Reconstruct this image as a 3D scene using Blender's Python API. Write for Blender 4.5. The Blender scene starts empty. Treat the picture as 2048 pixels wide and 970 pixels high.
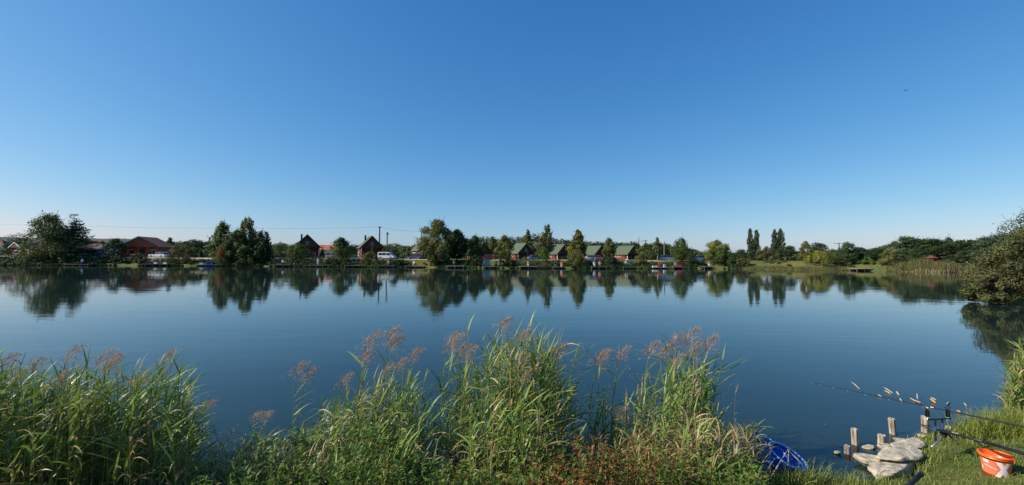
import bpy, bmesh, math, random
import numpy as np
from mathutils import Matrix, Vector

SC = bpy.context.scene
COL = SC.collection
R = math.radians
PI = math.pi

# ------------------------------------------------------------------ camera
F, CX, CY = 859.0, 1024.0, 485.0          # focal length and centre, in photo pixels
H = 2.6                                    # eye height above the lake
cam_d = bpy.data.cameras.new('camera')
cam_d.sensor_width = 36.0
cam_d.lens = 36.0 * F / 2048.0
cam_d.clip_start = 0.05
cam_d.clip_end = 9000
cam = bpy.data.objects.new('camera', cam_d)
COL.objects.link(cam)
CAM_ROT = Matrix.Rotation(PI / 2 + math.atan(30 / F), 3, 'X') @ Matrix.Rotation(0.0060, 3, 'Z')
cam.matrix_world = Matrix.Translation((0, 0, H)) @ CAM_ROT.to_4x4()
SC.camera = cam

# ------------------------------------------------------------------ sky, sun, exposure
SUN_AZ = (-0.975, -0.16)                    # towards the sun, on the ground
SUN_EL = R(36)
world = bpy.data.worlds.new('World')
SC.world = world
world.use_nodes = True
wn, wl = world.node_tree.nodes, world.node_tree.links
sky = wn.new('ShaderNodeTexSky')
sky.sky_type = 'NISHITA'
sky.sun_disc = False
sky.sun_elevation = SUN_EL
sky.sun_rotation = math.atan2(SUN_AZ[0], SUN_AZ[1])
sky.altitude = 200
sky.air_density = 1.0
sky.dust_density = 0.7
sky.ozone_density = 6.0
bg = wn['Background']
bg.inputs['Strength'].default_value = 0.10
# the camera's colour response: the same contrast curve over the whole sky, one exponent per channel
sep, cmb = wn.new('ShaderNodeSeparateColor'), wn.new('ShaderNodeCombineColor')
wl.new(sky.outputs[0], sep.inputs[0])
for ch, (g_, k_) in enumerate(((1.40, 1.50), (0.92, 0.98), (0.62, 0.91))):
    m1, m2, m3 = (wn.new('ShaderNodeMath') for _ in range(3))
    m1.operation, m2.operation, m3.operation = 'MULTIPLY', 'POWER', 'MULTIPLY'
    m1.inputs[1].default_value = 0.1
    m1.use_clamp = True
    m2.inputs[1].default_value = g_
    m3.inputs[1].default_value = k_ * 10
    wl.new(sep.outputs[ch], m1.inputs[0])
    wl.new(m1.outputs[0], m2.inputs[0])
    wl.new(m2.outputs[0], m3.inputs[0])
    wl.new(m3.outputs[0], cmb.inputs[ch])
wl.new(cmb.outputs[0], bg.inputs['Color'])
sun_d = bpy.data.lights.new('sun', 'SUN')
sun_d.energy = 4.9
sun_d.angle = R(0.5)
sun_d.color = (1.0, 0.93, 0.80)
sun = bpy.data.objects.new('sun', sun_d)
COL.objects.link(sun)
sdir = Vector((SUN_AZ[0] * math.cos(SUN_EL), SUN_AZ[1] * math.cos(SUN_EL), math.sin(SUN_EL))).normalized()
sun.rotation_euler = sdir.to_track_quat('Z', 'Y').to_euler()
SC.view_settings.view_transform = 'Standard'
SC.view_settings.look = 'None'
SC.view_settings.exposure = 0.22
SC.view_settings.gamma = 1.0
SC.view_settings.use_curve_mapping = False
SC.cycles.max_bounces = 6
SC.cycles.transparent_max_bounces = 8
SC.cycles.use_denoising = True


# ------------------------------------------------------------------ helpers
def ray(px, py):
    return CAM_ROT @ Vector(((px - CX) / F, (CY - py) / F, -1.0))


def at(px, py, d):
    """world point seen at a photo pixel, d metres into the scene"""
    r = ray(px, py)
    return Vector((0, 0, H)) + r * (d / r.y)


def on(px, py, z):
    """world point seen at a photo pixel on the level z"""
    r = ray(px, py)
    return Vector((0, 0, H)) + r * ((z - H) / r.z)


def link(o, parent=None):
    COL.objects.link(o)
    if parent is not None:
        o.parent = parent
    return o


def tag(o, label=None, cat=None, group=None, kind=None):
    if label: o['label'] = label
    if cat: o['category'] = cat
    if group: o['group'] = group
    if kind: o['kind'] = kind
    return o


def empty(name, loc=(0, 0, 0), rz=0.0):
    o = bpy.data.objects.new(name, None)
    o.location = loc
    o.rotation_euler = (0, 0, rz)
    o.empty_display_size = 0.2
    return link(o)


def np_mesh(name, verts, faces, mat, tint=None, smooth=False, mids=None):
    """verts (N,3), faces (M,k) -> mesh data; tint is one float per face"""
    verts = np.asarray(verts, dtype=np.float32)
    faces = np.asarray(faces, dtype=np.int32)
    me = bpy.data.meshes.new(name)
    k = faces.shape[1]
    me.vertices.add(len(verts))
    me.vertices.foreach_set('co', verts.ravel())
    me.loops.add(faces.size)
    me.loops.foreach_set('vertex_index', faces.ravel())
    me.polygons.add(len(faces))
    me.polygons.foreach_set('loop_start', np.arange(0, faces.size, k, dtype=np.int32))
    me.polygons.foreach_set('loop_total', np.full(len(faces), k, dtype=np.int32))
    if tint is not None:
        a = me.attributes.new('tint', 'FLOAT', 'FACE')
        a.data.foreach_set('value', np.asarray(tint, dtype=np.float32))
    for m in (mat if isinstance(mat, (list, tuple)) else [mat]):
        me.materials.append(m)
    if mids is not None:
        me.polygons.foreach_set('material_index', np.asarray(mids, dtype=np.int32))
    if smooth:
        me.polygons.foreach_set('use_smooth', np.ones(len(faces), dtype=bool))
    me.update(calc_edges=True)
    return me


def mobj(name, me, parent=None):
    return link(bpy.data.objects.new(name, me), parent)


class MB:
    """collects simple shapes, becomes one mesh"""
    def __init__(s):
        s.v, s.f = [], []

    def add(s, vs, fs):
        n = len(s.v)
        s.v += [tuple(v) for v in vs]
        s.f += [tuple(i + n for i in f) for f in fs]
        return s

    def box(s, c, d, rz=0.0, M=None):
        x, y, z = d[0] / 2, d[1] / 2, d[2] / 2
        m = (M if M is not None else Matrix.Rotation(rz, 3, 'Z'))
        c = Vector(c)
        vs = [c + m @ Vector(p) for p in ((-x, -y, -z), (x, -y, -z), (x, y, -z), (-x, y, -z), (-x, -y, z), (x, -y, z), (x, y, z), (-x, y, z))]
        return s.add(vs, [(0, 3, 2, 1), (4, 5, 6, 7), (0, 1, 5, 4), (1, 2, 6, 5), (2, 3, 7, 6), (3, 0, 4, 7)])

    def tube(s, pts, rads, n=6, cap=True):
        pts = [Vector(p) for p in pts]
        if not hasattr(rads, '__len__'):
            rads = [rads] * len(pts)
        vs, fs = [], []
        for i, p in enumerate(pts):
            t = (pts[min(i + 1, len(pts) - 1)] - pts[max(i - 1, 0)]).normalized()
            a = t.cross(Vector((0, 0, 1)))
            if a.length < 0.05:
                a = t.cross(Vector((0, 1, 0)))
            a.normalize()
            b = t.cross(a)
            for k in range(n):
                q = 2 * PI * k / n
                vs.append(p + (a * math.cos(q) + b * math.sin(q)) * rads[i])
        for i in range(len(pts) - 1):
            for k in range(n):
                k2 = (k + 1) % n
                fs.append((i * n + k, i * n + k2, (i + 1) * n + k2, (i + 1) * n + k))
        if cap:
            fs.append(tuple(range(n - 1, -1, -1)))
            fs.append(tuple(range((len(pts) - 1) * n, len(pts) * n)))
        return s.add(vs, fs)

    def lathe(s, prof, n=24, c=(0, 0, 0)):
        vs, fs = [], []
        for (r, z) in prof:
            for k in range(n):
                q = 2 * PI * k / n
                vs.append((c[0] + r * math.cos(q), c[1] + r * math.sin(q), c[2] + z))
        for i in range(len(prof) - 1):
            for k in range(n):
                k2 = (k + 1) % n
                fs.append((i * n + k, i * n + k2, (i + 1) * n + k2, (i + 1) * n + k))
        return s.add(vs, fs)

    def prism(s, poly, y0, y1):
        """poly in x,z extruded along y"""
        n = len(poly)
        vs = [(x, y0, z) for x, z in poly] + [(x, y1, z) for x, z in poly]
        fs = [tuple(range(n)), tuple(range(2 * n - 1, n - 1, -1))]
        for i in range(n):
            j = (i + 1) % n
            fs.append((j, i, i + n, j + n))
        return s.add(vs, fs)

    def mesh(s, name, mat, smooth=False, bevel=0.0, fix=True):
        me = bpy.data.meshes.new(name)
        me.from_pydata(s.v, [], s.f)
        bm = bmesh.new()
        bm.from_mesh(me)
        if bevel > 0:
            bmesh.ops.bevel(bm, geom=[e for e in bm.edges if len(e.link_faces) == 2 and e.calc_face_angle(0) > 0.5],
                            offset=bevel, segments=2, affect='EDGES', clamp_overlap=True)
        if fix:
            bmesh.ops.recalc_face_normals(bm, faces=bm.faces[:])
        bm.to_mesh(me)
        bm.free()
        for m in (mat if isinstance(mat, (list, tuple)) else [mat]):
            me.materials.append(m)
        if smooth:
            for p in me.polygons:
                p.use_smooth = True
        return me

    def obj(s, name, mat, parent=None, **k):
        return mobj(name, s.mesh(name, mat, **k), parent)


def copy_tree(o, parent=None):
    c = o.copy()
    COL.objects.link(c)
    c.parent = parent
    for ch in o.children:
        copy_tree(ch, c)
    return c


# ------------------------------------------------------------------ materials
def new_mat(name):
    m = bpy.data.materials.new(name)
    m.use_nodes = True
    nt = m.node_tree
    return m, nt.nodes, nt.links, nt.nodes['Principled BSDF']


def mat(name, col, rough=0.6, var=0.25, scale=6.0, metal=0.0, bump=0.0, stretch=(1, 1, 1), spec=0.4, col2=None):
    m, n, l, b = new_mat(name)
    b.inputs['Roughness'].default_value = rough
    b.inputs['Metallic'].default_value = metal
    b.inputs['Specular IOR Level'].default_value = spec
    tc = n.new('ShaderNodeTexCoord')
    mp = n.new('ShaderNodeMapping')
    mp.inputs['Scale'].default_value = stretch
    nz = n.new('ShaderNodeTexNoise')
    nz.inputs['Scale'].default_value = scale
    nz.inputs['Detail'].default_value = 6
    l.new(tc.outputs['Object'], mp.inputs[0])
    l.new(mp.outputs[0], nz.inputs['Vector'])
    rp = n.new('ShaderNodeValToRGB')
    c2 = col2 if col2 else tuple(min(1, c * (1 + var)) for c in col)
    rp.color_ramp.elements[0].position = 0.3
    rp.color_ramp.elements[1].position = 0.7
    rp.color_ramp.elements[0].color = tuple(c * (1 - var) for c in col) + (1,)
    rp.color_ramp.elements[1].color = tuple(c2) + (1,)
    l.new(nz.outputs[0], rp.inputs[0])
    l.new(rp.outputs[0], b.inputs['Base Color'])
    if bump > 0:
        bp = n.new('ShaderNodeBump')
        bp.inputs['Distance'].default_value = bump
        l.new(nz.outputs[0], bp.inputs['Height'])
        l.new(bp.outputs[0], b.inputs['Normal'])
    return m


def leaf_mat(name, stops, trans=0.3, rough=0.55):
    """stops: (tint, colour) list, coloured by the per-leaf attribute tint"""
    m, n, l, b = new_mat(name)
    at_ = n.new('ShaderNodeAttribute')
    at_.attribute_name = 'tint'
    rp = n.new('ShaderNodeValToRGB')
    el = rp.color_ramp.elements
    while len(el) < len(stops):
        el.new(0.5)
    for e, (p, c) in zip(el, stops):
        e.position = p
        e.color = tuple(c) + (1,)
    l.new(at_.outputs['Fac'], rp.inputs[0])
    l.new(rp.outputs[0], b.inputs['Base Color'])
    b.inputs['Roughness'].default_value = rough
    b.inputs['Specular IOR Level'].default_value = 0.25
    tr = n.new('ShaderNodeBsdfTranslucent')
    l.new(rp.outputs[0], tr.inputs['Color'])
    mx = n.new('ShaderNodeMixShader')
    mx.inputs[0].default_value = trans
    l.new(b.outputs[0], mx.inputs[1])
    l.new(tr.outputs[0], mx.inputs[2])
    l.new(mx.outputs[0], n['Material Output'].inputs['Surface'])
    return m


def hue(name, c, yellow=0.0, spread=0.45):
    lo = tuple(x * (1 - spread) for x in c)
    hi = (c[0] * (1 + spread) + yellow, c[1] * (1 + spread * 0.8) + yellow * 0.8, c[2] * (1 + spread * 0.3))
    return leaf_mat(name, [(0.0, lo), (0.5, c), (1.0, hi)])


HUE = {
    'dark': hue('dark_foliage', (0.046, 0.074, 0.024)),
    'mid': hue('mid_green_foliage', (0.088, 0.128, 0.030)),
    'olive': hue('olive_foliage', (0.150, 0.158, 0.046)),
    'yellow': hue('yellow_green_foliage', (0.215, 0.22, 0.036), 0.04),
    'bright': hue('bright_green_foliage', (0.115, 0.19, 0.034)),
    'silver': hue('silver_green_foliage', (0.215, 0.21, 0.10)),
    'blue': hue('blue_green_foliage', (0.072, 0.108, 0.055)),
    'rust': hue('rusty_foliage', (0.20, 0.095, 0.035), 0.02),
    'pine': hue('pine_foliage', (0.054, 0.088, 0.032)),
    'brown': hue('brownish_foliage', (0.140, 0.128, 0.052), 0.01),
    'sallow': hue('sallow_foliage', (0.098, 0.112, 0.040)),
    'straw': hue('straw_foliage', (0.26, 0.20, 0.095), 0.02),
}
M = {}
M['bark'] = mat('bark', (0.085, 0.065, 0.048), 0.9, 0.4, 3)
M['birch'] = mat('birch_bark', (0.55, 0.52, 0.46), 0.8, 0.3, 2)
M['logs'] = mat('red_stained_logs', (0.28, 0.044, 0.018), 0.65, 0.28, 2.5, stretch=(1, 1, 9))
M['gable'] = mat('brown_boards_and_shaded_walls', (0.060, 0.024, 0.016), 0.7, 0.3, 2.5, stretch=(9, 1, 1))  # brown boards; on cabin front walls the shade is put into the colour
M['roof'] = mat('green_shingles', (0.088, 0.112, 0.066), 0.85, 0.22, 4)
M['dark_roof'] = mat('dark_shingles', (0.075, 0.062, 0.05), 0.85, 0.2, 4)
M['tile'] = mat('orange_tiles', (0.42, 0.13, 0.06), 0.8, 0.22, 5)
M['brown_tile'] = mat('brown_tiles', (0.125, 0.052, 0.036), 0.8, 0.22, 5)
M['white'] = mat('white_paint', (0.78, 0.77, 0.74), 0.5, 0.06, 4)
M['cream'] = mat('cream_plaster', (0.62, 0.55, 0.43), 0.8, 0.1, 2)
M['concrete'] = mat('concrete', (0.40, 0.38, 0.34), 0.85, 0.15, 3)
M['wood'] = mat('grey_weathered_wood', (0.17, 0.145, 0.115), 0.8, 0.35, 5, stretch=(1, 6, 1))
M['pale_wood'] = mat('pale_new_wood', (0.36, 0.31, 0.24), 0.8, 0.3, 5, stretch=(1, 6, 1))
M['glass'] = mat('window_glass', (0.02, 0.024, 0.03), 0.08, 0.1, 2, spec=0.7)
M['black'] = mat('black_plastic', (0.016, 0.016, 0.018), 0.42, 0.2, 30)
M['rubber'] = mat('rubber', (0.02, 0.02, 0.02), 0.8, 0.2, 10)
M['steel'] = mat('brushed_steel', (0.62, 0.62, 0.60), 0.35, 0.1, 40, metal=0.9)
M['skin'] = mat('skin', (0.52, 0.32, 0.23), 0.6, 0.08, 8)
M['hair'] = mat('hair', (0.06, 0.042, 0.03), 0.7, 0.2, 20)


def paint(name, c, rough=0.3):
    if name not in M:
        M[name] = mat(name, c, rough, 0.05, 3, spec=0.6)
    return M[name]


def cloth(name, c):
    if name not in M:
        M[name] = mat(name, c, 0.85, 0.15, 9)
    return M[name]


# reed: tint 0..0.6 greens, 0.7..1 dry straw
M['reed'] = leaf_mat('reed_leaf', [(0.0, (0.060, 0.125, 0.028)), (0.30, (0.175, 0.275, 0.056)), (0.55, (0.33, 0.38, 0.10)),
                                   (0.70, (0.36, 0.28, 0.11)), (1.0, (0.58, 0.43, 0.235))], 0.30, 0.40)
M['plume'] = leaf_mat('reed_plume', [(0.0, (0.22, 0.14, 0.095)), (0.5, (0.46, 0.32, 0.22)), (1.0, (0.74, 0.58, 0.42))], 0.3, 0.8)
M['herb'] = leaf_mat('herb_leaf', [(0.0, (0.050, 0.100, 0.020)), (0.35, (0.135, 0.225, 0.038)), (0.55, (0.24, 0.28, 0.055)),
                                   (0.70, (0.24, 0.125, 0.045)), (0.9, (0.30, 0.085, 0.036)), (1.0, (0.50, 0.055, 0.03))], 0.3, 0.5)
M['grass'] = leaf_mat('grass_blade', [(0.0, (0.085, 0.135, 0.022)), (0.45, (0.20, 0.26, 0.042)), (0.8, (0.34, 0.34, 0.08)), (1.0, (0.52, 0.42, 0.20))], 0.3, 0.5)

# ------------------------------------------------------------------ the setting: ground, lake, road, hills
SHORE = [(3.3, 5.22), (4.25, 5.10), (4.75, 5.15), (5.15, 5.75), (5.75, 6.25), (6.8, 6.75), (7.8, 7.15), (9.3, 7.5), (13, 9.6), (21, 15),
         (33, 22.5), (34, 24.5), (30.2, 26.0), (31, 29), (60, 56), (101, 94), (90, 89), (85, 95), (80, 101), (70, 104), (58, 110), (49.6, 112), (22, 106), (-3, 102),
         (-19, 106), (-43, 106), (-75, 108), (-102, 106), (-121, 102), (-160, 96), (-230, 80), (-260, 45), (-200, 10), (-60, 3.5), (-20, 3.6),
         (-9, 5.2), (-5, 5.55), (-3.5, 5.5), (-2.7, 5.05), (-1.5, 5.15), (0, 5.45), (1.5, 5.35)]
SH = np.array(SHORE, dtype=np.float64)


def shore_dist(x, y):
    """signed distance to the lake outline, positive on land"""
    x = np.asarray(x, dtype=np.float64)
    y = np.asarray(y, dtype=np.float64)
    d2 = np.full(x.shape, 1e18)
    inside = np.zeros(x.shape, dtype=bool)
    n = len(SH)
    for i in range(n):
        ax, ay = SH[i]
        bx, by = SH[(i + 1) % n]
        ex, ey = bx - ax, by - ay
        t = np.clip(((x - ax) * ex + (y - ay) * ey) / (ex * ex + ey * ey), 0, 1)
        d2 = np.minimum(d2, (x - ax - t * ex) ** 2 + (y - ay - t * ey) ** 2)
        if ay != by:
            c = ((ay > y) != (by > y)) & (x < ex * (y - ay) / ey + ax)
            inside ^= c
    d = np.sqrt(d2)
    return np.where(inside, -d, d)


def sstep(a, b, t):
    t = np.clip((t - a) / (b - a), 0, 1)
    return t * t * (3 - 2 * t)


def ground_z(x, y):
    x = np.asarray(x, dtype=np.float64)
    y = np.asarray(y, dtype=np.float64)
    d = shore_dist(x, y)
    near = sstep(40, 20, y) * sstep(60, 30, np.abs(x))
    bump = 0.03 * np.sin(x * 2.3 + 0.7 * y) * np.sin(y * 1.9 - 0.4 * x) * near
    z_near = 0.07 * sstep(0, 0.12, d) + 0.86 * sstep(0, 3.4, d) + bump * sstep(0, 0.6, d)
    z_far = 0.35 * sstep(0, 0.8, d) + 1.65 * sstep(0, 7, d) + 0.12 * np.sin(x * 0.11) * np.sin(y * 0.07 + 1)
    land = near * z_near + (1 - near) * z_far
    bed = -np.clip(-d * 0.45, 0, 1.6) - 0.02
    return np.where(d > 0, land, bed)


def lines(segs):
    out = []
    for a, b, st in segs:
        n = max(1, int(round((b - a) / st)))
        out += [a + (b - a) * i / n for i in range(n)]
    out.append(segs[-1][1])
    return np.array(out)


gx = lines([(-4000, -1200, 400), (-1200, -300, 60), (-300, -130, 6), (-130, -12, 2.0), (-12, -7, 0.4), (-7, 9.5, 0.11), (9.5, 14, 0.4), (14, 35, 1.2),
            (35, 120, 2.0), (120, 300, 6), (300, 1200, 60), (1200, 4000, 400)])
gy = lines([(-400, -40, 40), (-40, -4, 4), (-4, 1.5, 0.5), (1.5, 8.5, 0.11), (8.5, 12, 0.4), (12, 30, 1.2), (30, 86, 4), (86, 126, 0.8), (126, 200, 4), (200, 800, 40),
            (800, 6000, 400)])
X, Y = np.meshgrid(gx, gy)
Z = ground_z(X.ravel(), Y.ravel())
nx, ny = len(gx), len(gy)
ii = np.arange(nx * ny).reshape(ny, nx)
faces = np.stack([ii[:-1, :-1].ravel(), ii[:-1, 1:].ravel(), ii[1:, 1:].ravel(), ii[1:, :-1].ravel()], 1)


def ground_mat():
    m, n, l, b = new_mat('meadow_soil')
    b.inputs['Roughness'].default_value = 0.95
    b.inputs['Specular IOR Level'].default_value = 0.1
    tc = n.new('ShaderNodeTexCoord')
    a = n.new('ShaderNodeTexNoise'); a.inputs['Scale'].default_value = 1.7; a.inputs['Detail'].default_value = 8
    c = n.new('ShaderNodeTexNoise'); c.inputs['Scale'].default_value = 0.09; c.inputs['Detail'].default_value = 4
    e = n.new('ShaderNodeTexNoise'); e.inputs['Scale'].default_value = 30; e.inputs['Detail'].default_value = 4
    for t in (a, c, e):
        l.new(tc.outputs['Object'], t.inputs['Vector'])
    r1 = n.new('ShaderNodeValToRGB')
    r1.color_ramp.elements[0].position = 0.38; r1.color_ramp.elements[0].color = (0.085, 0.105, 0.025, 1)
    r1.color_ramp.elements[1].position = 0.62; r1.color_ramp.elements[1].color = (0.17, 0.145, 0.075, 1)
    l.new(a.outputs[0], r1.inputs[0])
    r2 = n.new('ShaderNodeValToRGB')
    r2.color_ramp.elements[0].position = 0.35; r2.color_ramp.elements[0].color = (0.7, 0.9, 0.7, 1)
    r2.color_ramp.elements[1].position = 0.65; r2.color_ramp.elements[1].color = (1.25, 1.15, 0.9, 1)
    l.new(c.outputs[0], r2.inputs[0])
    mx = n.new('ShaderNodeMix'); mx.data_type = 'RGBA'; mx.blend_type = 'MULTIPLY'; mx.inputs[0].default_value = 1
    l.new(r1.outputs[0], mx.inputs[6]); l.new(r2.outputs[0], mx.inputs[7])
    l.new(mx.outputs[2], b.inputs['Base Color'])
    bp = n.new('ShaderNodeBump'); bp.inputs['Distance'].default_value = 0.02
    l.new(e.outputs[0], bp.inputs['Height']); l.new(bp.outputs[0], b.inputs['Normal'])
    return m


tag(mobj('ground', np_mesh('ground', np.stack([X.ravel(), Y.ravel(), Z], 1), faces, ground_mat(), smooth=True)), 'grassy ground round the lake', kind='structure')


def water_mat():
    m, n, l, b = new_mat('lake_water')
    b.inputs['Base Color'].default_value = (0.013, 0.027, 0.022, 1)
    b.inputs['Roughness'].default_value = 0.02
    b.inputs['IOR'].default_value = 1.33
    b.inputs['Specular IOR Level'].default_value = 0.5
    tc = n.new('ShaderNodeTexCoord')
    hs = []
    for sc, st, d, wgt in ((1.3, (0.35, 1, 1), 3, 1.0), (7.0, (0.5, 1, 1), 3, 0.16), (0.12, (0.5, 1, 1), 2, 5.0)):
        mp = n.new('ShaderNodeMapping'); mp.inputs['Scale'].default_value = st
        mp.inputs['Rotation'].default_value = (0, 0, R(6))
        nz = n.new('ShaderNodeTexNoise'); nz.inputs['Scale'].default_value = sc; nz.inputs['Detail'].default_value = d
        l.new(tc.outputs['Object'], mp.inputs[0]); l.new(mp.outputs[0], nz.inputs['Vector'])
        mu = n.new('ShaderNodeMath'); mu.operation = 'MULTIPLY'; mu.inputs[1].default_value = wgt
        l.new(nz.outputs[0], mu.inputs[0]); hs.append(mu)
    a1 = n.new('ShaderNodeMath'); a2 = n.new('ShaderNodeMath')
    l.new(hs[0].outputs[0], a1.inputs[0]); l.new(hs[1].outputs[0], a1.inputs[1])
    l.new(a1.outputs[0], a2.inputs[0]); l.new(hs[2].outputs[0], a2.inputs[1])
    bp = n.new('ShaderNodeBump'); bp.inputs['Distance'].default_value = 0.0045; bp.inputs['Strength'].default_value = 1.0
    l.new(a2.outputs[0], bp.inputs['Height']); l.new(bp.outputs[0], b.inputs['Normal'])
    return m


wv = MB().add([(x, y, 0) for x, y in SHORE], [tuple(range(len(SHORE)))])
# the sheet reaches a little under the banks
cx_, cy_ = -60, 55
wv = MB().add([(-290, -2, 0), (125, -2, 0), (125, 122, 0), (-290, 122, 0)], [(0, 1, 2, 3)])
lake = wv.obj('lake_water', water_mat(), fix=False)
tag(lake, 'calm blue lake with faint ripples', kind='structure')


# gravel road on the far bank, behind the shoreline
def strip(name, pts, w, z_off, m, label):
    vs, fs = [], []
    P = [Vector((p[0], p[1], 0)) for p in pts]
    Q = []
    for i in range(len(P) - 1):
        k = max(2, int((P[i + 1] - P[i]).length / 2.0))
        Q += [P[i].lerp(P[i + 1], j / k) for j in range(k)]
    Q.append(P[-1])
    nseg = 4
    for i, p in enumerate(Q):
        t = (Q[min(i + 1, len(Q) - 1)] - Q[max(i - 1, 0)]).normalized()
        nrm = Vector((-t.y, t.x, 0))
        for s in range(nseg + 1):
            q = p + nrm * w * (s / nseg - 0.5)
            vs.append((q.x, q.y, float(ground_z(np.array([q.x]), np.array([q.y]))[0]) + z_off))
    for i in range(len(Q) - 1):
        for s in range(nseg):
            a = i * (nseg + 1) + s
            fs.append((a, a + 1, a + nseg + 2, a + nseg + 1))
    o = MB().add(vs, fs).obj(name, m, fix=False, smooth=True)
    return tag(o, label, kind='structure')


road_m = mat('pale_gravel', (0.46, 0.41, 0.31), 0.95, 0.18, 2.0, bump=0.01)
strip('gravel_road', [(-175, 103), (-121, 109.5), (-102, 113), (-75, 115), (-43, 113.5), (-19, 113.5), (-3, 110), (22, 113.5), (49, 119.5), (58, 118)], 3.6, 0.03, road_m,
      'pale gravel road running behind the jetties')

hill_m = mat('wooded_hill', (0.045, 0.070, 0.055), 0.95, 0.3, 0.02)


def hills(name, pts, d, mtl, label):
    """low ridge: photo crest line at depth d, with a long slope in front and behind"""
    vs, fs = [], []
    rng = random.Random(5)
    dense = []
    for (a, b) in zip(pts, pts[1:]):
        for j in range(10):
            t = j / 10
            dense.append((a[0] + (b[0] - a[0]) * t, a[1] + (b[1] - a[1]) * t))
    dense.append(pts[-1])
    rows = []
    for (px, py) in dense:
        p = at(px, py, d)
        h = max(p.z + rng.uniform(-1.3, 1.3) * d / 1500, 2.5)
        row = []
        for s, f in ((-0.30, 0.0), (-0.18, 0.45), (-0.08, 0.86), (0.0, 1.0), (0.1, 0.85), (0.3, 0.0)):
            row.append((p.x * (1 + s * 0.3), d * (1 + s), 1.5 + (h - 1.5) * f))
        rows.append(row)
    k = len(rows[0])
    for r_ in rows:
        vs += r_
    for i in range(len(rows) - 1):
        for j in range(k - 1):
            fs.append((i * k + j, (i + 1) * k + j, (i + 1) * k + j + 1, i * k + j + 1))
    return tag(MB().add(vs, fs).obj(name, mtl, smooth=True), label, kind='structure')


hills('hills', [(-500, 485), (-200, 476), (0, 474), (60, 476), (190, 477), (240, 477), (290, 479), (360, 486), (480, 496), (640, 504), (760, 509)], 1500, hill_m,
      'long wooded hills behind the village')


# ------------------------------------------------------------------ trees
def leaf_cloud(c, d, size, asp, tint, rng, vertical=None):
    """one rhombic leaf (quad) per centre"""
    n = len(c)
    d = d / (np.linalg.norm(d, axis=1, keepdims=True) + 1e-9)
    r = rng.normal(size=(n, 3))
    if vertical is not None:
        r = r * (1 - vertical) + np.array([0, 0, 1.0]) * vertical * 3
    u = r - d * np.sum(r * d, 1, keepdims=True)
    u /= np.linalg.norm(u, axis=1, keepdims=True) + 1e-9
    v = np.cross(d, u)
    s = size[:, None]
    V = np.empty((n, 4, 3))
    V[:, 0] = c + u * s
    V[:, 1] = c + v * s * asp - d * s * 0.15
    V[:, 2] = c - u * s
    V[:, 3] = c - v * s * asp - d * s * 0.15
    Fc = np.arange(n * 4).reshape(n, 4)
    return V.reshape(-1, 3), Fc, tint


PROF = {
    'round': [(0.0, 0.35), (0.15, 0.85), (0.4, 1.0), (0.65, 0.88), (0.85, 0.55), (1.0, 0.12)],
    'dome': [(0.0, 0.95), (0.3, 1.0), (0.6, 0.85), (0.85, 0.5), (1.0, 0.1)],
    'oval': [(0.0, 0.45), (0.25, 0.95), (0.5, 0.9), (0.75, 0.6), (0.9, 0.3), (1.0, 0.06)],
    'cone': [(0.0, 1.0), (0.2, 0.9), (0.5, 0.6), (0.8, 0.28), (1.0, 0.02)],
    'column': [(0.0, 0.6), (0.15, 0.95), (0.4, 1.0), (0.7, 0.8), (0.9, 0.45), (1.0, 0.08)],
    'pine': [(0.0, 0.5), (0.25, 0.9), (0.55, 1.0), (0.8, 0.75), (1.0, 0.25)],
    'open': [(0.0, 0.9), (0.3, 1.0), (0.55, 0.85), (0.8, 0.62), (1.0, 0.35)],
}


def prof_r(kind, t):
    p = PROF[kind]
    return np.interp(t, [a for a, b in p], [b for a, b in p])


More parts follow.
